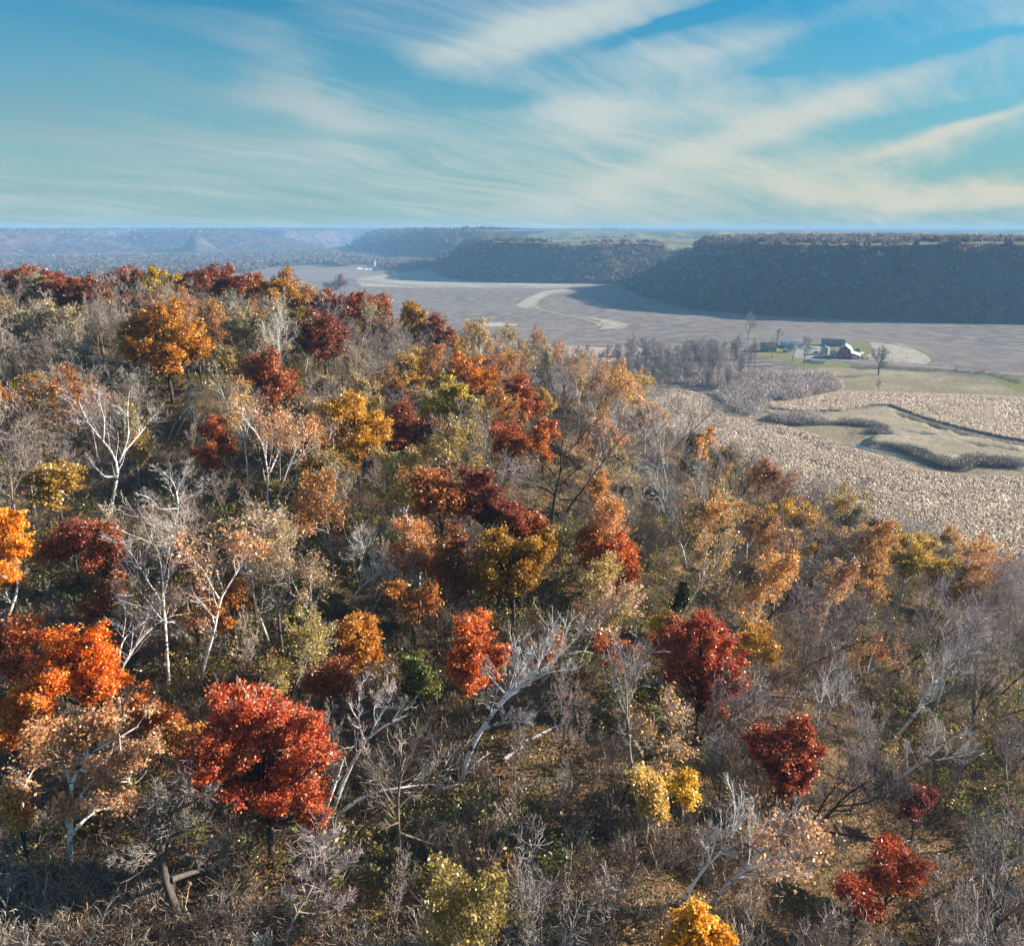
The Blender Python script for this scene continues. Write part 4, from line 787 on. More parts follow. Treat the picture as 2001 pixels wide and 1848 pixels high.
OAK = 'oak_tree'
GOLD = (.62, .27, .035); DGOLD = (.44, .22, .03); RUST = (.36, .105, .045); DRED = (.27, .075, .045); RED = (.52, .12, .05); ORANGE = (.68, .20, .03); YEL = (.66, .40, .05); PGOLD = (.60, .34, .10); YGREEN = (.42, .33, .06); TANL = (.42, .30, .17); PALEO = (.60, .27, .10)
HL = [
 (OAK, [(320, 618, 34), (268, 650, 36), (312, 668, 38), (362, 652, 38), (385, 678, 30), (330, 715, 32), (255, 672, 26)], GOLD, 'broad golden oak standing alone above the grey trees', {'dens': 1.1}),
 (OAK, [(515, 715, 36), (555, 742, 32), (478, 728, 28), (520, 765, 30)], (.45, .13, .045), 'rusty red oak above the three-stemmed birch', {}),
 (OAK, [(700, 815, 40), (660, 800, 28), (738, 845, 30), (692, 870, 28), (685, 915, 20)], (.66, .34, .04), 'golden yellow oak between the birch clump and the centre', {}),
 (OAK, [(785, 812, 30), (812, 852, 30), (775, 860, 26)], RUST, 'rust red oak tucked behind the golden yellow oak', {}),
 (OAK, [(905, 715, 34), (870, 745, 30), (945, 742, 30)], (.62, .22, .03), 'bright orange crown behind the yellow-green tree', {}),
 ('aspen_tree', [(885, 765, 36), (900, 810, 34), (862, 790, 28), (925, 800, 26)], (.50, .36, .05), 'yellow-green tree with white stems near the crest', {'bark_c': (.6, .6, .6)}),
 (OAK, [(1012, 765, 32), (990, 800, 24), (1035, 795, 24)], (.42, .11, .04), 'upright red oak left of the cedar', {}),
 (OAK, [(985, 850, 34), (1008, 872, 24)], (.48, .14, .05), 'small rust oak below the upright red oak', {}),
 (OAK, [(1065, 845, 32), (1058, 880, 24)], (.58, .19, .05), 'orange-brown oak right of the small rust oak', {}),
 (OAK, [(935, 940, 32), (960, 985, 36), (1005, 1010, 28), (930, 985, 26)], DRED, 'deep red oak in the middle of the slope', {'dens': 1.1}),
 (OAK, [(1040, 1035, 34), (1015, 1020, 26)], (.46, .13, .045), 'red-orange crown directly behind the big golden oak', {}),
 (OAK, [(970, 1065, 42), (1035, 1085, 40), (955, 1115, 38), (1015, 1130, 40), (1055, 1065, 28)], DGOLD, 'large dark golden oak in the middle', {'dens': 1.1}),
 (OAK, [(890, 1055, 30), (880, 1100, 30), (905, 1135, 30)], (.33, .13, .06), 'dull rust oak on the left side of the big golden oak', {}),
 ('aspen_tree', [(800, 1035, 34), (835, 1085, 34), (785, 1085, 32), (860, 1100, 22)], PALEO, 'pale orange tree with thin white limbs left of the rust oak', {'bark_c': (.6, .6, .6), 'dens': .7}),
 (OAK, [(1150, 1060, 30), (1165, 1095, 26)], (.60, .20, .05), 'left, paler half of the pair of orange trees', {}),
 (OAK, [(1205, 1085, 36), (1228, 1110, 26), (1190, 1120, 28)], (.62, .16, .035), 'brighter orange tree of the pair, at the right', {}),
 (OAK, [(925, 1230, 36), (905, 1290, 38), (950, 1290, 36), (920, 1325, 26)], (.66, .17, .04), 'vivid orange-red tree behind the big leaning birch', {'dens': 1.1}),
 (OAK, [(705, 1235, 36), (690, 1275, 34), (725, 1265, 22)], (.58, .24, .035), 'golden orange oak left of the green bush', {}),
 (OAK, [(660, 1320, 34), (625, 1335, 26)], (.40, .13, .05), 'dull red oak below the golden orange oak', {}),
 (OAK, [(1325, 1235, 30), (1370, 1225, 30), (1405, 1255, 30), (1345, 1280, 36), (1398, 1300, 32), (1428, 1300, 24), (1430, 1345, 24), (1385, 1350, 26), (1296, 1262, 22), (1320, 1310, 24), (1400, 1385, 18)], (.50, .115, .05), 'large crimson oak right of the centre', {'dens': .95, 'twig': (.4, .30, .27)}),
 (OAK, [(1495, 1450, 34), (1550, 1440, 36), (1585, 1465, 24), (1520, 1500, 26), (1550, 1530, 30), (1575, 1500, 20)], (.42, .10, .045), 'dark red and orange oak with a leaning dark trunk', {'dens': 1.1}),
 (OAK, [(450, 1370, 34), (502, 1385, 36), (545, 1402, 30), (592, 1415, 32), (612, 1470, 34), (420, 1440, 36), (470, 1452, 40), (530, 1462, 40), (398, 1500, 28), (458, 1530, 32), (502, 1552, 26), (560, 1530, 32), (602, 1560, 26), (618, 1592, 18), (375, 1470, 22), (540, 1580, 16)], (.62, .135, .05), 'largest red tree, a scarlet oak near the lower left', {'dens': 1.0, 'twig': (.45, .33, .30)}),
 ('maple_tree', [(125, 1260, 42), (180, 1275, 44), (110, 1320, 42), (180, 1335, 40), (225, 1320, 24)], (.82, .21, .02), 'flame orange maple with dark gaps at the left', {'dens': 1.2}),
 ('maple_tree', [(30, 1235, 42), (45, 1300, 44), (10, 1290, 34)], (.68, .20, .06), 'salmon orange maple at the left edge', {'dens': 1.1}),
 ('maple_tree', [(8, 1025, 32), (18, 1075, 40), (10, 1125, 30)], (.90, .34, .015), 'glowing yellow-orange maple cut by the left edge', {'dens': 1.3}),
 ('maple_tree', [(35, 1375, 36), (75, 1385, 28), (20, 1425, 34)], (.76, .24, .03), 'orange maple below the flame orange one', {'dens': 1.1}),
 (OAK, [(280, 1385, 30), (320, 1405, 26)], (.62, .19, .05), 'small salmon tree between the flame maple and the scarlet oak', {}),
 (OAK, [(380, 1440, 26), (340, 1440, 26)], (.52, .22, .05), 'amber tree touching the scarlet oak on its left', {'dens': .8}),
 (OAK, [(1735, 1665, 34), (1770, 1700, 34), (1720, 1715, 30)], (.56, .15, .07), 'red tree near the bottom right', {'dens': .9}),
 (OAK, [(1665, 1740, 28), (1690, 1770, 24)], (.45, .10, .05), 'small dull red tree beside the red one at the bottom right', {'dens': .8}),
 ('aspen_tree', [(1360, 1805, 36), (1330, 1835, 30), (1395, 1835, 30)], (.85, .42, .04), 'bright yellow-orange tree cut by the bottom edge', {'bark_c': (.6, .58, .56)}),
 ('aspen_tree', [(1335, 1530, 24), (1345, 1555, 14)], (.80, .50, .06), 'small bright yellow tree beside the dark leaning trunk', {'bark_c': (.5, .45, .4)}),
 ('aspen_tree', [(1265, 1530, 30), (1280, 1570, 26)], (.66, .44, .14), 'pale yellow tree left of the small bright yellow one', {'bark_c': (.5, .45, .4), 'dens': .7}),
 ('aspen_tree', [(1535, 1000, 32), (1580, 1015, 30), (1560, 1055, 32), (1600, 1050, 24)], (.56, .32, .05), 'yellow crown at the forest edge, first beside the pale corn', {'dens': .8, 'bark_c': (.55, .55, .55)}),
 ('aspen_tree', [(1450, 1000, 30), (1480, 1030, 26)], (.56, .30, .09), 'faint orange-yellow crown left of the first yellow crown', {'dens': .6, 'bark_c': (.6, .6, .6)}),
 ('aspen_tree', [(1755, 1060, 34), (1800, 1085, 34), (1770, 1105, 28)], (.46, .30, .05), 'olive yellow crown, second along the forest edge', {'dens': .8, 'bark_c': (.5, .5, .5)}),
 ('aspen_tree', [(1860, 1110, 34), (1885, 1150, 28), (1835, 1130, 30)], (.46, .29, .045), 'last yellow crown along the forest edge towards the right', {'dens': .85, 'bark_c': (.4, .4, .4)}),
 ('aspen_tree', [(1700, 1120, 30), (1710, 1160, 26)], (.56, .30, .08), 'orange-yellow crown below the line of forest-edge crowns', {'dens': .7, 'bark_c': (.6, .6, .6)}),
 ('aspen_tree', [(1590, 1130, 30), (1570, 1100, 24)], (.56, .34, .06), 'thin yellow crown over white stems on the right slope', {'dens': .6, 'bark_c': (.6, .6, .6)}),
 (OAK, [(195, 1050, 32), (185, 1095, 30), (225, 1075, 26)], (.42, .12, .05), 'brick red tree above the flame maple', {'dens': .8}),
 (OAK, [(215, 1150, 30), (185, 1185, 26)], (.46, .17, .06), 'rusty tree just above the flame maple', {'dens': .7}),
 (OAK, [(425, 838, 26), (440, 865, 20)], (.52, .15, .045), 'small red-brown oak left of the slim birch', {}),
 (OAK, [(400, 885, 24), (415, 905, 20)], (.50, .14, .045), 'low red-brown oak under the other small one', {}),
 ('aspen_tree', [(398, 1055, 22)], (.70, .30, .05), 'little round orange tree behind the forked birch', {}),
 (OAK, [(15, 548, 28), (50, 545, 26), (30, 575, 26)], RUST, 'rust oak on the crest at the left edge', {}),
 (OAK, [(110, 545, 24), (90, 560, 22), (130, 560, 22)], (.36, .10, .045), 'small rust oak on the crest', {}),
 (OAK, [(165, 560, 30), (145, 585, 26), (195, 575, 28)], (.31, .095, .045), 'dark red oak in a row along the crest', {}),
 (OAK, [(240, 540, 28), (215, 552, 24), (262, 548, 22)], (.31, .09, .045), 'dark red oak left of the yellow one on the crest', {}),
 (OAK, [(300, 545, 28), (275, 560, 24), (325, 552, 24)], (.46, .30, .03), 'yellow-olive oak on the crest', {}),
 (OAK, [(370, 548, 26), (350, 560, 24), (395, 552, 24)], (.30, .09, .045), 'dark red oak right of the yellow-olive one', {}),
 (OAK, [(435, 545, 28), (460, 552, 24), (415, 560, 22)], (.31, .095, .045), 'highest dark red oak on the crest', {}),
 (OAK, [(500, 552, 26), (480, 570, 24)], (.36, .12, .04), 'brown-red oak where the crest begins to fall', {}),
 (OAK, [(555, 555, 26), (530, 575, 26), (575, 585, 24)], (.48, .22, .035), 'amber oak on the falling crest', {}),
 (OAK, [(540, 618, 24), (585, 615, 20)], (.38, .27, .04), 'olive gold tree under the amber oak', {'dens': .7}),
 (OAK, [(665, 550, 20), (650, 565, 18)], RUST, 'small rust oak jutting above the crest in front of the fields', {}),
 (OAK, [(630, 590, 26), (665, 600, 28), (700, 590, 26), (690, 615, 24)], (.34, .09, .035), 'wide dark rust oak on the shoulder of the hill', {}),
 (OAK, [(620, 640, 32), (655, 650, 32), (640, 680, 30), (610, 665, 26)], (.28, .085, .045), 'deep maroon oak under the wide rust oak', {'dens': 1.1}),
 (OAK, [(735, 600, 28), (750, 630, 26), (725, 640, 24)], (.42, .13, .035), 'rust orange oak on the shoulder', {}),
 (OAK, [(805, 610, 28), (800, 645, 28), (820, 640, 20)], (.46, .25, .03), 'golden oak at the edge of the shoulder', {}),
 (OAK, [(850, 640, 28), (870, 660, 24), (840, 680, 26)], (.31, .095, .045), 'dark red oak at the edge of the shoulder', {}),
 (OAK, [(888, 665, 16), (895, 685, 16)], (.62, .34, .04), 'little yellow tree beside the dark red shoulder oak', {}),
 ('aspen_tree', [(805, 705, 28), (795, 735, 24), (815, 745, 22)], (.54, .32, .07), 'tan gold birch-like tree with white limbs below the shoulder', {'bark_c': (.6, .6, .6), 'dens': .7}),
 (OAK, [(790, 770, 22), (770, 760, 20)], (.50, .20, .04), 'amber tree behind the tan gold one', {}),
 (OAK, [(480, 625, 28), (515, 635, 30), (455, 650, 28), (500, 665, 26)], (.42, .34, .20), 'pale tan oak with faded leaves right of the broad golden oak', {'dens': .7, 'bark_c': (.3, .27, .25), 'twig': (.5, .45, .4)}),
 (OAK, [(440, 700, 26), (425, 725, 22)], (.42, .31, .10), 'faded olive tree between the golden oak and the rusty red one', {'dens': .6}),
 (OAK, [(100, 610, 30), (60, 625, 28), (140, 625, 26)], (.40, .32, .20), 'faded tan oak near the left edge below the crest', {'dens': .5, 'bark_c': (.3, .27, .25), 'twig': (.48, .43, .38)}),
 (OAK, [(20, 640, 30), (10, 680, 26)], (.40, .31, .19), 'tan tree at the left edge', {'dens': .5, 'twig': (.48, .43, .38)}),
 (OAK, [(160, 700, 28), (190, 720, 24)], (.36, .30, .22), 'greyish tan tree over the fan-shaped birch', {'dens': .4, 'twig': (.5, .46, .42)}),
 ('aspen_tree', [(785, 920, 34), (800, 960, 30), (770, 965, 26)], (.52, .40, .14), 'thin yellowish tree with white stems below the rust red oak', {'dens': .5, 'bark_c': (.65, .65, .65)}),
 ('shrub_tree', [(810, 1300, 26), (830, 1335, 26), (800, 1345, 22)], (.16, .17, .04), 'olive green bushy tree left of the vivid orange-red tree', {'hmul': .6}),
 ('aspen_tree', [(1480, 1245, 30), (1455, 1270, 24), (1500, 1280, 22)], (.75, .42, .08), 'golden yellow tree right of the crimson oak', {'dens': .7, 'bark_c': (.6, .6, .6)}),
 ('aspen_tree', [(1290, 1218, 18), (1305, 1205, 14)], (.85, .55, .06), 'small lemon yellow tree left of the crimson oak', {}),
 ('aspen_tree', [(1175, 940, 20), (1165, 965, 20)], (.72, .36, .10), 'small peach-orange tree beside the slanting birch', {'dens': .7, 'bark_c': (.6, .6, .6)}),
 ('aspen_tree', [(940, 650, 24), (920, 640, 20), (955, 675, 20)], (.56, .36, .14), 'pale gold tree where the shoulder drops to the valley', {'dens': .5, 'bark_c': (.6, .6, .6)}),
 ('aspen_tree', [(1010, 690, 24), (985, 700, 22), (1040, 705, 20)], (.54, .33, .13), 'pale gold thin tree left of the cedar on the edge', {'dens': .45, 'bark_c': (.6, .6, .6)}),
 ('aspen_tree', [(1265, 800, 26), (1240, 820, 22), (1290, 815, 18)], (.66, .36, .12), 'peach tree at the corner of the corn field', {'dens': .6, 'bark_c': (.6, .6, .6)}),
 ('aspen_tree', [(1175, 830, 30), (1205, 860, 26), (1150, 860, 24)], (.62, .32, .16), 'thin pinkish orange tree behind the many-stemmed birch', {'dens': .45, 'bark_c': (.6, .6, .6)}),
 ('aspen_tree', [(1360, 860, 22), (1385, 850, 18), (1375, 885, 16)], (.66, .34, .12), 'peach tree farther down the edge against the corn', {'dens': .6, 'bark_c': (.6, .6, .6)}),
 (OAK, [(1640, 1000, 18), (1665, 1010, 16)], (.20, .08, .07), 'maroon tree peeping over the yellow crowns', {'dens': .8}),
 (OAK, [(1700, 1020, 16), (1720, 1030, 16)], (.22, .11, .07), 'brown oak at the corn field edge', {'dens': .7}),
 (OAK, [(1810, 1060, 16), (1840, 1080, 16)], (.32, .12, .05), 'rust oak behind the olive yellow crowns', {'dens': .8}),
 (OAK, [(1060, 1270, 26), (1085, 1250, 20)], (.5, .2, .08), 'sparse reddish tree behind the top of the big leaning birch', {'dens': .45}),
 (OAK, [(1200, 1290, 22), (1180, 1260, 22), (1225, 1270, 20)], (.56, .19, .07), 'sparse coral tree right of the big leaning birch', {'dens': .45}),
 (OAK, [(330, 1180, 20), (380, 1150, 22), (420, 1180, 20)], (.50, .20, .05), 'low amber leaves under the forked birch', {'dens': .5}),
 (OAK, [(460, 1150, 26), (440, 1210, 22)], (.58, .24, .06), 'small amber tree right of the forked birch', {'dens': .6}),
 (OAK, [(800, 1180, 26), (840, 1160, 24), (770, 1150, 22)], (.52, .22, .05), 'amber tree under the pale orange tree', {'dens': .6}),
 ('aspen_tree', [(250, 1480, 34), (190, 1500, 30), (300, 1460, 30)], (.62, .36, .20), 'pale peach haze of leaves around the stout arching birch', {'dens': .4, 'hmul': .6, 'bark_c': (.6, .55, .5), 'twig': (.6, .5, .42)}),
 ('aspen_tree', [(20, 1560, 24), (40, 1600, 24)], (.66, .32, .08), 'thin orange tree at the lower left edge', {'dens': .5}),
 (OAK, [(1810, 1555, 22), (1780, 1580, 20)], (.22, .05, .05), 'maroon twiggy tree on the right slope', {'dens': .5}),
]
for (nm, circ, c, lab, kw) in HL: leafy_hero(nm, circ, c, lab, cat='tree', **kw)

# cedars
def make_cedar(H, Wd, seed):
    r = np.random.default_rng(seed); T, W, L = Acc(), Acc(), Acc(); z = np.linspace(0, H, 9)
    tr = np.c_[r.normal(size=9) * .05, r.normal(size=9) * .05, z]; tubes(T, tr[None], np.linspace(.16, .02, 9)[None], 6)
    n = 130; zz = H * (.10 + .88 * r.random(n)); a = r.uniform(0, 2 * pi, n); ln = Wd / 2 * (1.05 - zz / H) ** .8 * r.uniform(.6, 1.1, n) + .15
    s = np.c_[np.zeros((n, 2)), zz]; e = s + np.c_[np.cos(a) * ln, np.sin(a) * ln, ln * .25 * r.uniform(-.3, 1.2, n)]
    BP = np.stack([s, s * .5 + e * .5 - [0, 0, .05], e], 1); tubes(W, BP, np.array([[.03, .02, .01]]) * np.ones((n, 1)), 3)
    m = 70; t = r.uniform(.25, 1, (n, m, 1)); c = s[:, None] * (1 - t) + e[:, None] * t + r.normal(size=(n, m, 3)) * .16
    quads(L, c.reshape(-1, 3), .15 * r.uniform(.6, 1.3, n * m), .4, A=np.repeat(r.random(n), m) * .6 + r.random(n * m) * .4, r=r)
    return T, W, L
for i, (u, v, hpx, wpx, lab) in enumerate([(1066, 790, 95, 55, 'dark green cedar pointing up at the crest of the slope'), (1345, 935, 90, 50, 'dark green cedar among birches at the forest edge'), (1335, 1190, 60, 44, 'cedar in shade above the crimson oak')]):
    p, t = ground_hit(u, v); s = t / SC; T, W, L = make_cedar(hpx * s * 1.05, wpx * s, 60 + i)
    p[2] = float(gz(p[0], p[1])); put_tree('cedar_tree', p - [0, 0, .2], T, W, L, DARK, DARK, (.10, .10, .035), lab, 'cedar'); HERO.append((u, v - hpx / 2, wpx / 2, t)); OCC.append((p[0], p[1], 2))
# ------------------------------------------------------------------ the other trees of the slope: a few kinds, many copies
def arch(T, W, L, birch=False):
    return (T.mesh('trunk', M_birch if birch else M_bark, smooth=True), W.mesh('twigs', M_bark), L.mesh('crown', M_leaf) if L else None, birch)
AR = {}
AR['grey'] = [arch(*(lambda q: (q[0], q[1], None))(make_bare(H, s, limbs=9, t0=.28, ang=a, up=.2, r0=.17, lv=(6, 5, 4), lean=l))) for H, s, a, l in [(12, 1, .8, 0), (11, 2, .7, .05), (13, 3, .65, -.04), (10, 4, .95, .1), (12, 5, .75, .15), (9, 6, .9, .0)]]
AR['white'] = [arch(*(lambda q: (q[0], q[1], None))(make_bare(H, s, limbs=8, t0=.35, ang=.55, up=.28, r0=.15, lv=(5, 5, 3), lean=l, trunks=tk)), birch=True) for H, s, l, tk in [(13, 11, .1, 1), (12, 12, .25, 2), (13, 13, .0, 3), (11, 14, .35, 1)]]
AR['lean'] = [arch(*(lambda q: (q[0], q[1], None))(make_bare(H, s, limbs=10, t0=.3, ang=.55, up=.12, r0=.17, lv=(5, 5, 3), lean=l))) for H, s, l in [(12, 21, .5), (13, 22, .65), (11, 23, .4), (12, 24, .8)]]
def thin(H, s, n, l=0.0, tk=1):
    T, W, ends = make_bare(H, s, limbs=8, t0=.35, ang=.6, up=.25, r0=.13, lv=(5, 5, 3), lean=l, trunks=tk)
    L = make_crown_leaves(np.concatenate([ends[1][:, 1:].reshape(-1, 3), ends[2].reshape(-1, 3)]), n, .15, s, .22); return T, W, L
AR['thin'] = [arch(*thin(H, s, n, l, tk), birch=b) for H, s, n, l, tk, b in [(11, 31, 5000, .1, 1, True), (10, 32, 7000, .2, 2, False), (12, 33, 3500, .3, 1, True), (9, 34, 8000, 0, 1, False)]]
AR['leafy'] = [arch(*leafy_arch(W, H, s, leaf=.19, dens=.8)) for W, H, s in [(7, 9.5, 41), (8.5, 11, 42), (6, 9, 43)]]
AR['sap'] = [arch(*(lambda q: (q[0], q[1], None))(make_bare(H, s, limbs=12, t0=.12, ang=.6, up=.3, r0=.06, lv=(4, 4, 2), lean=l, ratio=.5))) for H, s, l in [(5, 51, 0), (6, 52, .2), (4.5, 53, .1)]]

def place_arch(kind, x, y, scale, bc, tc, lc, label, cat, group, name, rz=None, tilt=(0, 0), z=None):
    a = AR[kind][rng.integers(len(AR[kind]))]
    zz = float(gz(x, y)) if z is None else z
    return put_tree(name, (x, y, zz - .15), a[0], a[1], a[2], bc, tc, lc, label, cat, group, rz=rng.uniform(0, 2 * pi) if rz is None else rz, scale=scale, tilt=tilt)
def jit(c, s=.15): k = 1 + rng.uniform(-s, s); return tuple(min(.95, x * k * (1 + rng.uniform(-.05, .05))) for x in c)
HA = np.array(HERO); 
def blocks(x, y, H, wd):
    """would a tree here stand in front of one of the hand-placed ones?"""
    z = float(gz(x, y)); P = np.array([[x, y, z + H * f] for f in (.3, .55, .8)]); u, v, d = proj(P); t = d
    rp = wd / 2 * SC / d
    for a, b, rr, dd in zip(u, v, rp, t):
        far = HA[:, 3] > dd + 1.0
        if np.any(far & (np.hypot(HA[:, 0] - a, HA[:, 1] - b) < (rr * .6 + HA[:, 2] * .6))): return True
    return False
GR = {}
placed = [(a, b, c) for a, b, c in OCC]; count = {}
cand = np.c_[rng.uniform(-160, 160, 16000), rng.uniform(8, 255, 16000)]
cand = cand[np.argsort(cand[:, 1] + rng.uniform(0, 40, len(cand)))]
nfill = 0
SKU = [0, 200, 450, 560, 640, 700, 800, 900, 1000, 1100, 1200, 1300, 1400, 1500, 1600, 1750, 1900, 2001]
SKV = [540, 532, 535, 548, 560, 575, 600, 645, 668, 690, 740, 800, 860, 930, 975, 1020, 1080, 1150]
rng.shuffle(cand)
for x, y in cand:
    z = float(gz(x, y))
    if z < 4 or nfill >= 980: continue
    u, v, d = (q[0] for q in proj([[x, y, z + 5]]))
    if not (-60 < u < 2060 and 480 < v < 1930): continue
    sp = 3.5 + .007 * d + (0.3 if v > 1450 else 0)
    if any((x - a) ** 2 + (y - b) ** 2 < max(sp, c) ** 2 for a, b, c in placed): continue
    P0, t0 = ground_hit(u, v, 5.0)
    if t0 < d - 25: continue      # behind the crest
    q = rng.random(); n1 = float(fbm(np.array([x / 18]), np.array([y / 18]), 2, 5)[0])
    right = u > 1050
    if v < 620: kind = 'leafy' if q < .9 else 'thin'
    elif right and v < 1250 : kind = 'thin' if q < .34 else 'lean' if q < .62 else 'grey' if q < .82 else 'white'
    elif right: kind = 'lean' if q < .42 else 'grey' if q < .74 else 'thin' if q < .82 else 'sap' if q < .95 else 'white'
    elif v > 1420: kind = 'sap' if q < .42 else 'grey' if q < .86 else 'thin'
    elif u < 560: kind = 'grey' if q < .68 else 'thin' if q < .76 else 'leafy' if q < .84 else 'white' if q < .89 else 'sap'
    else: kind = 'grey' if q < .40 else 'leafy' if q < .58 else 'thin' if q < .84 else 'lean'
    H = {'grey': 11.5, 'white': 12, 'lean': 11, 'thin': 10.5, 'leafy': 9.5, 'sap': 5}[kind]
    sc_ = rng.uniform(.72, 1.08) * (.85 if v > 1300 else 1)
    if blocks(x, y, H * sc_, {'sap': 2.5, 'leafy': 7}.get(kind, 6)):
        kind = 'sap'; sc_ = rng.uniform(.6, 1.0)
        if blocks(x, y, 4.0 * sc_, 1.6): continue
    # the wood ends in lower trees along the crest and above the corn
    ut, vt, _ = (q_[0] for q_ in proj([[x, y, z + H * sc_]]))
    lim = float(np.interp(ut, SKU, SKV))
    if vt < lim:
        kind = 'sap'; H = 5; sc_ = rng.uniform(.5, 1.0); ut, vt, _ = (q_[0] for q_ in proj([[x, y, z + H * sc_]]))
        if vt < float(np.interp(ut, SKU, SKV)): continue
    rz = rng.uniform(-.8, .8) if kind == 'lean' else None
    tl = (rng.uniform(-.05, .05), rng.uniform(0, .12) + (.14 if u > 1300 else 0))
    side = 'right slope' if right else 'left slope'; zone = 'open lower slope' if v > 1420 else 'crest' if v < 640 else side
    gl = None
    if kind == 'grey':
        bc = jit((.17, .145, .13) if rng.random() < .6 else (.30, .27, .25), .3); tc = jit((.38, .325, .29), .35)
        if right: tc = jit((.32, .28, .27), .4)
        g = 'grey leafless trees of the ' + zone; lab = 'grey leafless tree among many like it on the ' + zone; nm, cat = 'bare_tree', 'tree'; lc = (0, 0, 0)
    elif kind == 'white':
        bc = jit((.68, .68, .72), .1); tc = jit((.60, .56, .55), .15); lc = (0, 0, 0); g = 'smaller white birches of the ' + zone; lab = 'smaller white leafless birch on the ' + zone; nm, cat = 'birch_tree', 'birch'
    elif kind == 'lean':
        bc = jit((.075, .065, .065), .3) if rng.random() < .7 else jit((.4, .4, .45), .2); tc = jit((.34, .31, .31), .4); lc = (0, 0, 0)
        g = 'leaning leafless trees of the ' + zone; lab = 'leafless tree leaning downhill on the ' + zone; nm, cat = 'leaning_tree', 'tree'
    elif kind == 'thin':
        bc = jit((.45, .43, .43), .4); tc = jit((.38, .32, .28), .2)
        pal = [(.58, .30, .10), (.50, .34, .10), (.48, .24, .13), (.40, .32, .18)] if right else [(.50, .22, .06), (.42, .30, .08), (.40, .30, .17), (.44, .18, .07)]
        lc = jit(pal[rng.integers(len(pal))], .15); g = 'thin-leaved autumn trees of the ' + zone; lab = 'thin tree with sparse yellow to orange leaves on the ' + zone; nm, cat = 'aspen_tree', 'tree'
    elif kind == 'leafy':
        pal = [(.34, .11, .04), (.42, .15, .04), (.30, .08, .04), (.42, .25, .05), (.40, .30, .17)]; lc = jit(pal[rng.integers(len(pal))], .15); bc = DARK; tc = DARK
        g = 'rust to gold oaks of the ' + zone; lab = 'leafy rust to gold oak among others on the ' + zone; nm, cat = 'oak_tree', 'tree'
    else:
        bc = jit((.34, .29, .26), .3); tc = jit((.42, .35, .30), .3); lc = (0, 0, 0); g = 'young leafless trees of the ' + zone; lab = 'young leafless tree with thin pale stems on the ' + zone; nm, cat = 'sapling', 'young tree'
    place_arch(kind, x, y, sc_, bc, tc, lc, lab, cat, g, nm, rz=rz, tilt=tl)
    placed.append((x, y, sp)); nfill += 1; count[kind] = count.get(kind, 0) + 1
print('fill', nfill, count)

# ------------------------------------------------------------------ undergrowth, brush and fallen leaves
def hill_points(n, seed, ymax=260, fall=1.0):
    r = np.random.default_rng(seed); t = r.random(n); y = 8 + (ymax - 8) * t ** 1.3; hw = 14 + y * .86
    x = r.uniform(-1, 1, n) * hw; z = gz(x, y); P = np.c_[x, y, z]; k = (z > 2) & in_frame(P, 50); return P[k], r
P, r = hill_points(21000, 71, 235)
shade = fbm(P[:, 0] / 14, P[:, 1] / 14, 3, 15); u_, v_, d_ = proj(P)
green = np.clip(.20 + (shade - .5) * 2.6 + .42 * ((v_ < 1150) & (u_ < 900)) + .12 * (u_ > 1700), 0, 1)
isg = r.random(len(P)) < green
def brush_obj(name, P, r, kind, label):
    n = len(P); acc = Acc(); sz = r.uniform(.6, 1.5, n)
    if kind == 'leaf':
        m = 70; pal = np.array([(.13, .15, .035), (.20, .20, .05), (.27, .22, .07), (.34, .24, .08), (.34, .17, .06)])
        C = pal[r.choice(5, n, p=[.30, .26, .18, .16, .10])] * r.uniform(.7, 1.25, (n, 1))
        sub = r.normal(size=(n, 6, 3)) * np.array([.55, .55, .35]); w = r.integers(0, 6, (n, m))
        c = (np.take_along_axis(sub, w[:, :, None].repeat(3, 2), 1) + r.normal(size=(n, m, 3)) * .20) * sz[:, None, None] + P[:, None] + np.array([0, 0, 1.0]) * (sz * .95)[:, None, None]
        tone = np.repeat(r.random((n, 6)), 1, 0); a = np.clip(np.take_along_axis(tone, w, 1) * .6 + r.random((n, m)) * .4, 0, 1)
        quads(acc, c.reshape(-1, 3), .13 * r.uniform(.6, 1.4, n * m), .6, A=a.ravel(), C=np.repeat(C, m, 0), r=r)
    else:
        m = 9; pal = np.array([(.50, .41, .35), (.40, .32, .27), (.60, .52, .47), (.42, .28, .17), (.27, .23, .20)])
        C = pal[r.choice(5, n, p=[.28, .28, .14, .12, .18])] * r.uniform(.7, 1.2, (n, 1))
        s = np.repeat(P, m, 0) + np.c_[r.normal(size=(n * m, 2)) * .25, np.zeros(n * m)]; L = np.repeat(sz, m) * r.uniform(.7, 1.8, n * m)
        d = unit(r.normal(size=(n * m, 3)) * np.array([.5, .5, .1]) + np.array([.12, 0, 1]))
        p1 = s + d * (L * .5)[:, None]; p2 = p1 + unit(d + r.normal(size=(n * m, 3)) * .3) * (L * .5)[:, None]
        B3 = np.stack([s, p1, p2], 1); RB = np.array([[.026, .018, .010]]) * np.ones((n * m, 1)); tubes(acc, B3, RB, 3, C=np.repeat(C, m, 0), A=r.random(n * m))
        tw, rt = grow(B3, RB, 4, .5, .7, .1, .25, 3, .25, .7, r); tubes(acc, tw, np.maximum(rt, .011), 3, C=np.repeat(C, m * 4, 0), A=r.random(n * m * 4))
    o = acc.obj(name, M_brush, cols=True); return tag(o, label, None, kind='stuff')
brush_obj('undergrowth', P[isg], r, 'leaf', 'low olive green and brown leafy undergrowth covering the slope')
kp = fbm(P[:, 0] / 7, P[:, 1] / 7, 3, 19) + .25 * (v_ < 1300) > .50
brush_obj('dry_brush', P[~isg & kp][:12000], r, 'stem', 'pale tangled brush stems covering the slope')
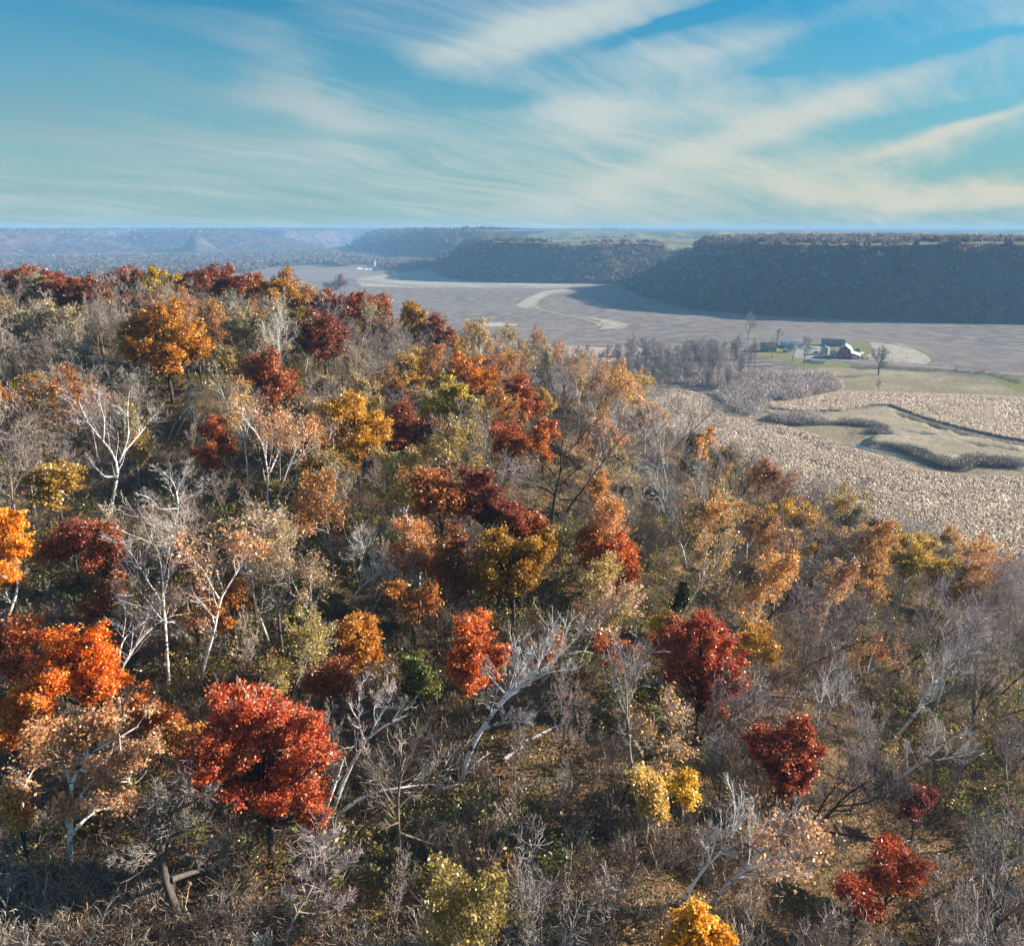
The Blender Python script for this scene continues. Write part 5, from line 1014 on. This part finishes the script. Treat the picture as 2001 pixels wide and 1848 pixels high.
# taller tangled brush between the trees
P, r = hill_points(7500, 74, 225); kp = fbm(P[:, 0] / 11, P[:, 1] / 11, 3, 23) > .44; P = P[kp][:4600]
u_, v_, d_ = proj(P); top_ = P + np.array([0, 0, 3.2]); ut_, vt_, _ = proj(top_); P = P[vt_ > np.interp(ut_, SKU, SKV)]
n = len(P); m = 4; sz = r.uniform(1.6, 3.2, n); acc = Acc()
pal = np.array([(.30, .25, .225), (.21, .175, .16), (.40, .345, .32), (.15, .125, .12)]); C = pal[r.choice(4, n, p=[.35, .3, .15, .2])] * r.uniform(.75, 1.25, (n, 1))
s = np.repeat(P, m, 0) + np.c_[r.normal(size=(n * m, 2)) * .3, np.zeros(n * m)]; L = np.repeat(sz, m) * r.uniform(.7, 1.2, n * m)
d = unit(r.normal(size=(n * m, 3)) * np.array([.3, .3, .1]) + np.array([.2, 0, 1])); B3 = np.stack([s, s + d * (L * .5)[:, None], s + d * (L * .5)[:, None] + unit(d + r.normal(size=(n * m, 3)) * .25) * (L * .5)[:, None]], 1)
RB = np.array([[.030, .020, .010]]) * np.ones((n * m, 1)); tubes(acc, B3, RB, 3, C=np.repeat(C, m, 0), A=r.random(n * m))
t1, r1 = grow(B3, RB, 6, .45, .65, .25, .2, 3, .2, .65, r); tubes(acc, t1, np.maximum(r1, .010), 3, C=np.repeat(C, m * 6, 0), A=r.random(n * m * 6))
t2, r2 = grow(t1, r1, 3, .6, .7, .1, .2, 2, .2, .7, r); tubes(acc, t2, np.maximum(r2, .008), 3, C=np.repeat(C, m * 18, 0), A=r.random(n * m * 18))
tag(acc.obj('tangled_brush', M_far, cols=True), 'tall tangled grey-brown brush filling the gaps between the trees', None, kind='stuff')
P, r = hill_points(420000, 72, 120)
P[:, 2] += r.uniform(.0, .10, len(P)); n = len(P)
pal = np.array([(.36, .19, .085), (.44, .26, .14), (.27, .13, .06), (.50, .36, .23), (.17, .10, .06), (.22, .19, .07)])
acc = Acc(); quads(acc, P, .085 * r.uniform(.6, 1.3, n), .7, A=r.random(n), C=pal[r.choice(6, n, p=[.24, .22, .2, .12, .12, .10])], up=.6, r=r)
tag(acc.obj('leaf_carpet', M_brush, cols=True), 'brown and orange fallen leaves on the open ground', None, kind='stuff')

# fallen logs on the open ground
def log(pts, cv, r0, c, label, birch=True):
    P3 = [ground_hit(*cv(p), .25)[0] for p in pts]; X = resample(P3, 8); T = Acc(); tubes(T, X[None], (r0 * np.linspace(1, .45, 8))[None], 7)
    m0 = X[0]; br, rb = grow(X[None], (r0 * np.linspace(1, .5, 8))[None], 3, .2, .8, .3, .1, 4, .4, .4)
    e = empty('fallen_log', X[0], label, 'log', None)
    for nm, a in (('trunk', T),):
        o = bpy.data.objects.new(nm, a.mesh(nm, M_birch if birch else M_bark, smooth=True, origin=X[0])); col.objects.link(o); o.parent = e; o.color = tuple(c) + (1,)
    W = Acc(); tubes(W, br, rb, 4); o = bpy.data.objects.new('twigs', W.mesh('twigs', M_bark, origin=X[0])); col.objects.link(o); o.parent = e; o.color = tuple(c) + (1,)
log([(1140, 900), (1400, 820), (1700, 730)], kz, .16, (.45, .40, .34), 'weathered grey log lying level above the bent birch', False)
log([(660, 1560), (730, 1490), (800, 1440)], k5, .12, WHITE, 'short white birch log propped up beside the big leaning birch')
log([(880, 1480), (980, 1400), (1070, 1340), (1230, 1270), (1400, 1210)], k5, .17, (.6, .6, .66), 'long white log slanting right over dark brush')
log([(1290, 570), (1400, 575), (1470, 580)], k7, .09, WHITE, 'thin pale log at the foot of the bent birch')
log([(1765, 560), (1778, 680), (1790, 790)], k7, .12, (.55, .5, .5), 'thin log pointing straight down the picture on open litter')
log([(355, 1190), (450, 1215), (560, 1245)], k6, .13, (.55, .50, .48), 'pale log lying right below the crimson oak', False)
log([(250, 560), (340, 530), (430, 500)], k7, .14, (.25, .2, .16), 'dark log half hidden under the old dark oak', False)

# ------------------------------------------------------------------ trees and thickets of the valley
AR['cotton'] = [arch(*(lambda q: (q[0], q[1], None))(make_bare(H, s, limbs=9, t0=.22, ang=.8, up=.26, r0=.34, lv=(6, 6, 4), lean=l, wig=.10, tw=1.9))) for H, s, l in [(17, 61, 0), (15, 62, .05), (18, 63, -.05), (14, 64, .1)]]
def valley_tree(u, v, scale, bc, tc, label, group=None, kind='cotton', lc=(0, 0, 0), name='cottonwood_tree'):
    p = flat(u, v); place_arch(kind, p[0], p[1], scale, bc, tc, lc, label, 'tree', group, name, z=0.1)
VB, VT = (.15, .13, .12), (.40, .34, .33)
for i in range(16):    # the row along the meadow
    u = 1085 + i * 20 + rng.uniform(-5, 5); valley_tree(u, 722 + (i % 3) * 1.5 - i * .7, rng.uniform(.75, 1.15), jit(VB), jit(VT), 'tall leafless tree in the row along the meadow', 'row of tall leafless trees along the meadow')
for i in range(95):
    t = rng.random(); u = 1205 + t * 265 + rng.uniform(-10, 10); v = 712 + rng.uniform(-22, 42) + t * 10
    valley_tree(u, v, rng.uniform(.6, 1.05), jit(VB, .3), jit(VT, .25), 'leafless tree in the grove left of the farm', 'grove of leafless trees left of the farm')
for u, v, s, lab in [(1548, 706, 1.05, 'big leafless tree left of the two by the white shed'), (1570, 712, 1.15, 'big spreading leafless tree in front of the white shed'), (1508, 700, .8, 'leafless tree by the blue-grey house'), (1462, 664, 1.2, 'faint big leafless tree behind the grove, at the grass strip'), (1520, 675, .8, 'pale leafless tree between the house and the white shed')]:
    valley_tree(u, v, s, jit(VB), jit(VT), lab)
T, W, E = make_bare(19, 77, limbs=12, t0=.24, ang=.85, up=.16, r0=.62, lv=(6, 6, 3), ratio=.55, crook=.09, wig=.14, tw=2.2); AR['lone'] = [arch(T, W, None)]
p = flat(1716, 733); place_arch('lone', p[0], p[1], 1.05, (.07, .06, .055), (.14, .12, .11), (0, 0, 0), 'big dark spreading leafless tree alone by the road', 'tree', None, 'cottonwood_tree', rz=.5, z=.1)
for u, v, s, lab in [(1866, 734, .34, 'small bushy tree beside the road'), (1716, 765, .36, 'thin young tree in front of the big lone tree'), (1660, 868, .62, 'round leafless willow by the bright bend of the creek'), (1622, 815, .45, 'small leafless tree on the creek bench'), (1578, 835, .4, 'small bushy willow left on the creek bench'), (1492, 800, .5, 'leafless shrub tree at the left end of the creek')]:
    valley_tree(u, v, s, jit((.2, .17, .15)), jit((.36, .30, .28)), lab, kind='cotton' if s < .4 else 'grey', name='willow_tree')
valley_tree(1487, 683, .6, DARK, VT, 'red-leaved tree beside the blue-grey house', kind='thin', lc=(.5, .12, .08), name='maple_tree')
valley_tree(1500, 688, .22, DARK, VT, 'tiny red bush before the blue-grey house', kind='leafy', lc=(.42, .08, .06), name='red_bush')

def thicket(name, pts, n, h, cols, label, seed, m=26):
    P = scatter(uvp(pts), n); r = np.random.default_rng(seed); n = len(P); sz = h * r.uniform(.5, 1.3, n); C = np.array(cols)[r.integers(0, len(cols), n)] * r.uniform(.75, 1.25, (n, 1))
    c = P[:, None] + r.normal(size=(n, m, 3)) * np.array([.45, .45, .32]) * sz[:, None, None] + np.array([0, 0, .5]) * sz[:, None, None]
    c[..., 2] = np.maximum(c[..., 2], .1); acc = Acc(); k = r.random(n * m) < .6; cf = c.reshape(-1, 3); CC = np.repeat(C, m, 0); S = np.repeat(sz, m)
    quads(acc, cf[k], S[k] * .34, .07, A=r.random(k.sum()), C=CC[k], up=-1, r=r)
    quads(acc, cf[~k], S[~k] * .22, .22, A=r.random((~k).sum()), C=CC[~k] * .8, r=r)
    tag(acc.obj(name, M_brush, cols=True), label, None, kind='stuff')
TG = [(.34, .29, .28), (.44, .37, .36), (.25, .21, .20), (.38, .31, .26)]
thicket('thicket', [(1215, 735), (1260, 715), (1400, 722), (1520, 735), (1600, 730), (1640, 745), (1640, 765), (1590, 772), (1540, 765), (1470, 770), (1400, 762), (1330, 750), (1230, 746)], 2600, 4.2, TG, 'dense grey-brown thicket under the grove', 81)
thicket('thicket', [(1470, 770), (1560, 760), (1585, 775), (1540, 785), (1480, 782)], 500, 4.5, TG, 'rounded willow thicket at the end of the grove', 82)
thicket('thicket', [(1395, 770), (1440, 765), (1500, 785), (1500, 800), (1460, 818), (1420, 800)], 600, 4.0, TG, 'thicket along the dark creek bed', 83)
thicket('thicket', c3([(560, 1180), (700, 1160), (800, 1150), (810, 1210), (700, 1222), (560, 1215)]), 260, 4, TG, 'thicket on the creek bench', 84)
thicket('bank_shade_brush', c3([(1080, 1340), (1160, 1340), (1300, 1375), (1400, 1420), (1520, 1465), (1640, 1480), (1720, 1455), (1900, 1465), (2050, 1470), (2050, 1430), (1900, 1425), (1700, 1400), (1620, 1440), (1480, 1410), (1380, 1370), (1200, 1335)]), 1500, 2.6, [(.16, .13, .12), (.22, .18, .16), (.12, .11, .09)], 'dark-coloured brush standing in for the shade on the near creek bank', 85)  # dark stems put in for the shade on the bank grass
thicket('bank_shade_brush', c3([(450, 1190), (600, 1205), (820, 1215), (1000, 1205), (1160, 1215), (1230, 1250), (1180, 1275), (1090, 1270), (1160, 1235), (900, 1215), (700, 1225), (500, 1205)]), 700, 2.4, [(.16, .13, .12), (.20, .17, .15)], 'dark-coloured brush in place of bank shade along the creek bend', 86)  # brush coloured dark to imitate the shaded bank at the bend
thicket('bank_shade_brush', c3([(1160, 1170), (1300, 1190), (1450, 1220), (1600, 1275), (1800, 1330), (2050, 1370), (2050, 1350), (1800, 1305), (1600, 1250), (1400, 1190), (1250, 1150)]), 900, 1.8, [(.16, .14, .12), (.24, .20, .16)], 'line of dark brush standing in for the shaded bank below the upper corn', 87)  # dark colours imitate the shaded edge of the upper bench
thicket('roadside_brush', c3([(1060, 905), (1200, 895), (1400, 908), (1600, 915), (1800, 935), (1980, 985), (1980, 960), (1800, 915), (1500, 900), (1250, 885), (1000, 885)]), 800, 1.6, [(.18, .15, .11), (.22, .19, .12)], 'dark weeds below the road verge', 88)
thicket('rough_grass', c3([(960, 920), (1300, 925), (1700, 940), (1960, 1010), (2040, 1060), (1700, 1045), (1300, 1035), (980, 1020)]), 4500, .6, [(.20, .17, .10), (.26, .24, .13), (.14, .12, .08)], 'rough tufts of grass in the pasture', 89, 14)
thicket('rough_grass', uvp and [(a, b) for a, b in low], 9000, .62, [(.28, .23, .16), (.22, .18, .12), (.30, .28, .16)], 'rough dry grass along the creek', 90, 14)

# ------------------------------------------------------------------ the farm
M_red = plain('red_boards', (.30, .045, .04), .8, 0, .15, 3, stripes=(0, 2.0)); M_white = plain('white_metal', (.72, .72, .72), .5, 0, .05, 1, stripes=(0, 1.0))
M_roof = plain('white_roof', (.80, .81, .83), .45, 0, .06, .6, stripes=(1, .8)); M_galv = plain('galvanised', (.50, .52, .53), .35, .5, .10, 2, stripes=(2, 1.1))
M_blue = plain('blue_grey_siding', (.20, .24, .28), .8, 0, .1, 1, stripes=(2, 2.5)); M_droof = plain('shingles', (.14, .15, .16), .9, 0, .2, 2); M_glass = plain('window_glass', (.05, .07, .09), .15)
M_rroof = plain('patched_roof', (.27, .29, .32), .6, 0, .5, .35, stripes=(0, .6)); M_old = plain('old_boards', (.34, .24, .20), .9, 0, .25, 2, stripes=(0, 2)); M_trim = plain('white_trim', (.75, .75, .75), .6); M_darkp = plain('dark_paint', (.03, .03, .035), .4)
M_tyre = plain('tyre_rubber', (.025, .025, .025), .9); M_green = plain('green_paint', (.06, .20, .06), .5); M_conc = plain('concrete', (.42, .41, .39), .9, 0, .15, 1); M_pole = plain('weathered_pole', (.22, .17, .13), .9)

def pm(name, V, Fc, mt, parent, smooth=False):
    me = bpy.data.meshes.new(name); me.from_pydata([tuple(map(float, v)) for v in V], [], Fc); me.materials.append(mt); me.update()
    if smooth: me.polygons.foreach_set('use_smooth', [True] * len(me.polygons))
    o = bpy.data.objects.new(name, me); col.objects.link(o); o.parent = parent; return o
def bxv(x0, x1, y0, y1, z0, z1): return [(x0, y0, z0), (x1, y0, z0), (x1, y1, z0), (x0, y1, z0), (x0, y0, z1), (x1, y0, z1), (x1, y1, z1), (x0, y1, z1)]
BF = [(0, 3, 2, 1), (4, 5, 6, 7), (0, 1, 5, 4), (1, 2, 6, 5), (2, 3, 7, 6), (3, 0, 4, 7)]
def box(name, x0, x1, y0, y1, z0, z1, mt, parent): return pm(name, bxv(x0, x1, y0, y1, z0, z1), BF, mt, parent)
def extr(name, prof, y0, y1, mt, parent):     # closed x-z profile extruded along y
    n = len(prof); V = [(x, y0, z) for x, z in prof] + [(x, y1, z) for x, z in prof]
    return pm(name, V, [tuple(range(n)), tuple(range(2 * n - 1, n - 1, -1))] + [(i, i + n, (i + 1) % n + n, (i + 1) % n) for i in range(n)], mt, parent)
def roof_on(name, prof, y0, y1, th, mt, parent):  # a sheet of thickness th over an open x-z line
    return extr(name, prof + [(x, z + th) for x, z in reversed(prof)], y0, y1, mt, parent)
def faced(u, v, extra=0.0):
    p = flat(u, v); return p, -math.atan2(p[0], p[1]) + extra

# gambrel barn: local -y faces the camera
p, rz = faced(1649, 700, -.05); barn = empty('barn', (p[0], p[1], .1), 'red barn with a white gambrel roof and a lean-to on each side', 'barn', rz=rz)
g = [(-6, 0), (6, 0), (6, 4.6), (4.6, 8.2), (0, 11.4), (-4.6, 8.2), (-6, 4.6)]
w = extr('wall', g, 0, 16, M_red, barn); roof_on('roof', [(-6.35, 4.0), (-4.75, 8.35), (0, 11.62), (4.75, 8.35), (6.35, 4.0)], -.6, 16.4, .22, M_roof, barn)
extr('side_shed', [(-10.6, 0), (-6.02, 0), (-6.02, 4.0), (-10.6, 2.7)], 1.2, 15, M_red, barn); roof_on('shed_roof', [(-11, 2.65), (-6.4, 4.05)], .8, 15.3, .16, M_roof, barn)
extr('side_shed', [(6.02, 0), (13.0, 0), (13.0, 3.0), (6.02, 5.0)], .8, 15.5, M_red, barn); roof_on('shed_roof', [(6.4, 5.0), (13.5, 3.0)], .2, 15.9, .16, M_roof, barn)
box('door', 6.9, 11.4, .62, .78, 0, 2.9, M_white, barn); box('door', -9.4, -6.9, 1.02, 1.18, 0.2, 2.5, M_white, barn)
box('loft_door', -1.9, 1.9, -.16, -.02, 5.0, 6.6, M_blue, barn); box('trim', -1.6, 4.0, -.18, -.02, 3.3, 3.5, M_trim, barn)
for wx in (-2.1, 1.7): box('window', wx, wx + .9, -.14, -.02, 7.2, 8.0, M_trim, barn)
for wx in (-3.4, 2.4): f = box('window', wx, wx + 1.1, -.14, -.02, 1.9, 2.8, M_trim, barn); box('pane', wx + .15, wx + .95, -.19, -.145, 2.02, 2.68, M_glass, f)
box('corner_board', -6.1, -5.8, -.1, -.02, 0, 4.6, M_trim, barn); box('corner_board', 5.8, 6.1, -.1, -.02, 0, 4.6, M_trim, barn)
def bin_(u, v, rad, h, label):
    p = flat(u, v); e = empty('grain_bin', (p[0], p[1], .1), label, 'grain bin'); n = 28; V = []; Fc = []
    zs = np.linspace(0, h, 9)
    for i, z in enumerate(zs): V += [(rad * (1 + .006 * (i % 2)) * cos(2 * pi * k / n), rad * (1 + .006 * (i % 2)) * sin(2 * pi * k / n), z) for k in range(n)]
    for i in range(8): Fc += [(i * n + k, i * n + (k + 1) % n, (i + 1) * n + (k + 1) % n, (i + 1) * n + k) for k in range(n)]
    pm('wall', V, Fc, M_galv, e)
    V = [(rad * 1.05 * cos(2 * pi * k / n), rad * 1.05 * sin(2 * pi * k / n), h - .05) for k in range(n)] + [(.5 * cos(2 * pi * k / n), .5 * sin(2 * pi * k / n), h + rad * .52) for k in range(n)] + [(0, 0, h + rad * .52)]
    rf = pm('roof', V, [(k, (k + 1) % n, (k + 1) % n + n, k + n) for k in range(n)] + [(k + n, (k + 1) % n + n, 2 * n) for k in range(n)], M_galv, e)
    m = 12; V = [(.45 * cos(2 * pi * k / m), .45 * sin(2 * pi * k / m), z) for z in (h + rad * .52, h + rad * .52 + .55) for k in range(m)]
    pm('roof_cap', V, [(k, (k + 1) % m, (k + 1) % m + m, k + m) for k in range(m)] + [tuple(range(m, 2 * m))], M_galv, rf)
    a = math.atan2(p[0], p[1]); box('door', -.5, .5, -rad - .12, -rad + .05, .3, 2.2, M_white, e); e.rotation_euler = (0, 0, -a)
bin_(1611, 692, 4.1, 6.2, 'larger galvanised grain bin, left of the smaller one'); bin_(1627, 697, 3.1, 4.9, 'smaller galvanised grain bin beside the red barn')
p, rz = faced(1627, 676, .06); s = empty('long_shed', (p[0], p[1], .1), 'long old shed with a patched dark roof behind the barn', 'shed', rz=rz)
box('wall', -11, 11, 0, 8, 0, 3.6, M_old, s); pr = [(-.5, 3.4), (4.0, 6.6), (8.5, 3.4)]
pm('gable', [(-11, 0, 3.6), (-11, 8, 3.6), (-11, 4, 6.3), (11, 0, 3.6), (11, 8, 3.6), (11, 4, 6.3)], [(0, 1, 2), (3, 5, 4), (0, 2, 5, 3), (1, 4, 5, 2)], M_old, s)
V = [(x, y, z + t) for x in (-11.4, 11.4) for y, z in pr for t in (0, .18)]
pm('roof', V, [(0, 2, 8, 6), (2, 4, 10, 8), (1, 7, 9, 3), (3, 9, 11, 5), (0, 6, 7, 1), (4, 5, 11, 10), (0, 1, 3, 2), (2, 3, 5, 4), (6, 8, 9, 7), (8, 10, 11, 9)], M_rroof, s)
for x in (-7, -1, 5): box('door', x, x + 3, -.12, -.02, 0, 2.7, M_droof, s)
p, rz = faced(1563, 681, .62); s = empty('pole_shed', (p[0], p[1], .1), 'white metal machine shed with a low gable roof', 'shed', rz=rz)
extr('wall', [(-7, 0), (7, 0), (7, 4.2), (0, 6.4), (-7, 4.2)], 0, 24, M_white, s); roof_on('roof', [(-7.4, 4.15), (0, 6.5), (7.4, 4.15)], -.5, 24.5, .18, M_roof, s); box('door', -2.4, 2.4, -.14, -.02, 0, 3.8, M_blue, s)
p, rz = faced(1540, 689, .5); s = empty('garage', (p[0], p[1], .1), 'small white gabled garage in front of the white machine shed', 'garage', rz=rz)
extr('wall', [(-2.6, 0), (2.6, 0), (2.6, 2.5), (0, 3.8), (-2.6, 2.5)], 0, 6, M_old, s); roof_on('roof', [(-2.9, 2.4), (0, 3.95), (2.9, 2.4)], -.3, 6.3, .14, M_roof, s); box('door', -1.3, 1.3, -.12, -.02, 0, 2.2, M_white, s)
p, rz = faced(1501, 687, .02); s = empty('house', (p[0], p[1], .1), 'blue-grey farmhouse with two rows of windows on the left side of the farm', 'house', rz=rz)
box('wall', -7.5, 7.5, 0, 9, 0, 5.6, M_blue, s); pr = [(-.6, 5.4), (4.5, 8.4), (9.6, 5.4)]
pm('gable', [(-7.5, 0, 5.6), (-7.5, 9, 5.6), (-7.5, 4.5, 8.1), (7.5, 0, 5.6), (7.5, 9, 5.6), (7.5, 4.5, 8.1)], [(0, 1, 2), (3, 5, 4), (0, 2, 5, 3), (1, 4, 5, 2)], M_blue, s)
V = [(x, y, z + t) for x in (-8, 8) for y, z in pr for t in (0, .2)]
rf = pm('roof', V, [(0, 2, 8, 6), (2, 4, 10, 8), (1, 7, 9, 3), (3, 9, 11, 5), (0, 6, 7, 1), (4, 5, 11, 10), (0, 1, 3, 2), (2, 3, 5, 4), (6, 8, 9, 7), (8, 10, 11, 9)], M_droof, s); box('chimney', 1, 1.8, 4.8, 5.6, 7.6, 9.4, M_old, rf)
for x in (-6, -3.2, -.6, 2.2, 4.8): f = box('window', x, x + 1.3, -.12, -.02, 3.7, 5.0, M_trim, s); box('pane', x + .15, x + 1.15, -.17, -.125, 3.85, 4.85, M_glass, f)
for x in (-5.4, -2.8, 3.6): f = box('window', x, x + 1.5, -.12, -.02, 1.0, 2.4, M_trim, s); box('pane', x + .15, x + 1.35, -.17, -.125, 1.15, 2.25, M_glass, f)
box('door', .4, 1.5, -.14, -.02, 0, 2.2, M_trim, s)
def vehicle(name, u, v, rz, L_, Wd, H, mt, label, cat, cab=(.3, .75), wheels=4):
    p = flat(u, v); e = empty(name, (p[0], p[1], .12), label, cat, rz=rz); b = .38
    extr('body', [(-L_ / 2, b), (L_ / 2, b), (L_ / 2, H * .55), (L_ * (cab[1] - .5) + .4, H * .6), (L_ * (cab[1] - .5), H), (L_ * (cab[0] - .5), H), (L_ * (cab[0] - .5) - .3, H * .6), (-L_ / 2, H * .58)], -Wd / 2, Wd / 2, mt, e)
    extr('window', [(L_ * (cab[0] - .5) + .1, H * .62), (L_ * (cab[1] - .5) - .1, H * .62), (L_ * (cab[1] - .5) - .15, H * .92), (L_ * (cab[0] - .5) + .15, H * .92)], -Wd / 2 - .02, Wd / 2 + .02, M_glass, e)
    for sx in (-.32, .32):
        for sy in (-1, 1):
            n = 14; x0 = sx * L_; y0 = sy * Wd / 2; r_ = .36; V = [(x0 + r_ * cos(2 * pi * k / n), y0 + d, .36 + r_ * sin(2 * pi * k / n)) for d in (-.12, .12) for k in range(n)]
            pm('wheel', V, [(k, (k + 1) % n, (k + 1) % n + n, k + n) for k in range(n)] + [tuple(range(n)), tuple(range(2 * n - 1, n - 1, -1))], M_tyre, e)
vehicle('parked_car', 1592, 682, .3, 4.8, 1.9, 1.7, M_white, 'white car parked in the farm yard', 'car'); vehicle('pickup_truck', 1594, 690, .1, 5.4, 2.0, 1.8, M_darkp, 'dark pickup truck parked in the gravel yard', 'truck', cab=(.45, .75))
vehicle('pickup_truck', 1579, 706, -.2, 5.4, 2.0, 1.8, M_darkp, 'dark truck at the left end of the long white trailer', 'truck', cab=(.5, .8)); vehicle('tractor', 1682, 692, .5, 6, 2.4, 2.8, M_white, 'white machine right of the barn', 'tractor', cab=(.3, .6)); vehicle('tractor', 1676, 686, -.3, 5, 2.2, 2.6, M_green, 'green machine behind the barn lean-to', 'tractor', cab=(.3, .6))
p = flat(1581, 682); e = empty('camper_trailer', (p[0], p[1], .12), 'small white camper trailer beside the machine shed', 'trailer', rz=-.3); extr('body', [(-2.4, .5), (2.4, .5), (2.6, 2.2), (2.0, 2.9), (-2.2, 2.9), (-2.5, 2.3)], -1.1, 1.1, M_white, e); box('window', -1, .8, -1.15, -1.12, 1.6, 2.3, M_glass, e); box('wheel', -.4, .4, -1.2, 1.2, 0, .7, M_tyre, e)
p, rz = faced(1598, 709, .02); e = empty('box_trailer', (p[0], p[1], .12), 'long low white trailer box across the road from the bins', 'trailer', rz=rz); extr('body', [(-1.5, .5), (1.5, .5), (1.5, 2.4), (1.1, 2.9), (-1.1, 2.9), (-1.5, 2.4)], -6.2, 6.2, M_white, e); e.rotation_euler = (0, 0, rz + pi / 2)
for y in (-5, 4.2): box('wheel', -1.3, 1.3, y, y + .9, 0, .75, M_tyre, e)
p, rz = faced(1690, 700, -.5); e = empty('hay_wagon', (p[0], p[1], .12), 'dark wagon standing right of the barn', 'wagon', rz=rz); box('bed', -4.5, 4.5, -1.3, 1.3, .9, 1.2, M_pole, e)
for x in (-4.5, 4.4): box('end_rack', x, x + .12, -1.3, 1.3, 1.21, 2.6, M_pole, e)
for x in (-3.4, 2.6): box('wheel', x, x + .8, -1.32, 1.32, 0, .85, M_tyre, e)
for i, (u, v, lab) in enumerate([(1592, 700, 'utility pole beside the farm drive'), (1742, 711, 'utility pole along the road past the lone tree'), (1640, 706, 'utility pole on the verge below the barn')]):
    p = flat(u, v); e = empty('utility_pole', (p[0], p[1], .1), lab, 'pole'); T = Acc(); tubes(T, np.array([[[0, 0, 0], [0, 0, 5], [0, 0, 9.5]]], float), np.array([[.16, .14, .11]]), 8); T.obj('pole', M_pole, e); box('crossarm', -1.1, 1.1, -.06, .06, 8.7, 8.85, M_pole, e)
# the far farm with its silo
p = flat(732, 527); n = 20; e = empty('silo', (p[0], p[1], .1), 'tall pale concrete silo far off on the valley floor', 'silo'); V = [(3.4 * cos(2 * pi * k / n), 3.4 * sin(2 * pi * k / n), z) for z in (0, 21) for k in range(n)]
pm('wall', V, [(k, (k + 1) % n, (k + 1) % n + n, k + n) for k in range(n)], M_conc, e); V = [(3.5 * cos(2 * pi * k / n) * f, 3.5 * sin(2 * pi * k / n) * f, 21 + 3 * (1 - f * f) ** .5) for f in (1, .85, .5, .05) for k in range(n)]
pm('dome', V, [(i * n + k, i * n + (k + 1) % n, (i + 1) * n + (k + 1) % n, (i + 1) * n + k) for i in range(3) for k in range(n)], M_galv, e)
for (u, v, a, b, lab) in [(704, 526.5, 20, 9, 'low white farm building left of the far silo'), (716, 527.5, 9, 7, 'small white farmhouse just left of the far silo'), (724, 528, 7, 6, 'smallest white shed at the foot of the far silo')]:
    p, rz = faced(u, v); e = empty('farm_building', (p[0], p[1], .1), lab, 'building', rz=rz + .3); extr('wall', [(-a / 2, 0), (a / 2, 0), (a / 2, 3.6), (0, 5.4), (-a / 2, 3.6)], 0, b, M_white, e); roof_on('roof', [(-a / 2 - .4, 3.5), (0, 5.5), (a / 2 + .4, 3.5)], -.4, b + .4, .2, M_roof, e)
# tiny towers and farmsteads on the skyline
def skyline(u, dist, kind, lab):
    d = ray(u, 452); k = dist / d[1]; x, y = d[0] * k, d[1] * k; z = float(hfar(np.array([x]), np.array([y]))[0])
    if kind == 'tower':
        e = empty('silo_tower', (x, y, z - 1), lab, 'silo'); n = 12; V = [(5 * cos(2 * pi * k / n), 5 * sin(2 * pi * k / n), q) for q in (0, 17) for k in range(n)]; pm('wall', V, [(k, (k + 1) % n, (k + 1) % n + n, k + n) for k in range(n)], M_conc, e); pm('dome', [(5.2 * cos(2 * pi * k / n), 5.2 * sin(2 * pi * k / n), 17) for k in range(n)] + [(0, 0, 20)], [(k, (k + 1) % n, n) for k in range(n)], M_galv, e)
    else:
        e = empty('far_barn', (x, y, z - 1), lab, 'barn'); extr('wall', [(-14, 0), (14, 0), (14, 6), (0, 10), (-14, 6)], 0, 14, M_white, e); roof_on('roof', [(-15, 5.6), (0, 10.3), (15, 5.6)], -1, 15, .5, M_roof, e)
for a in [(386, 4600, 'barn', 'white barn on the far skyline above the round knoll'), (366, 4900, 'barn', 'white barn just left of the one above the round knoll'), (1793, 8200, 'tower', 'lone tower on the right skyline'), (598, 6300, 'tower', 'silo on the left skyline past the knoll'), (610, 6300, 'tower', 'second silo right beside the silo past the knoll'), (248, 5600, 'barn', 'tiny pale barn on the left skyline')]: skyline(*a)

haze_box()
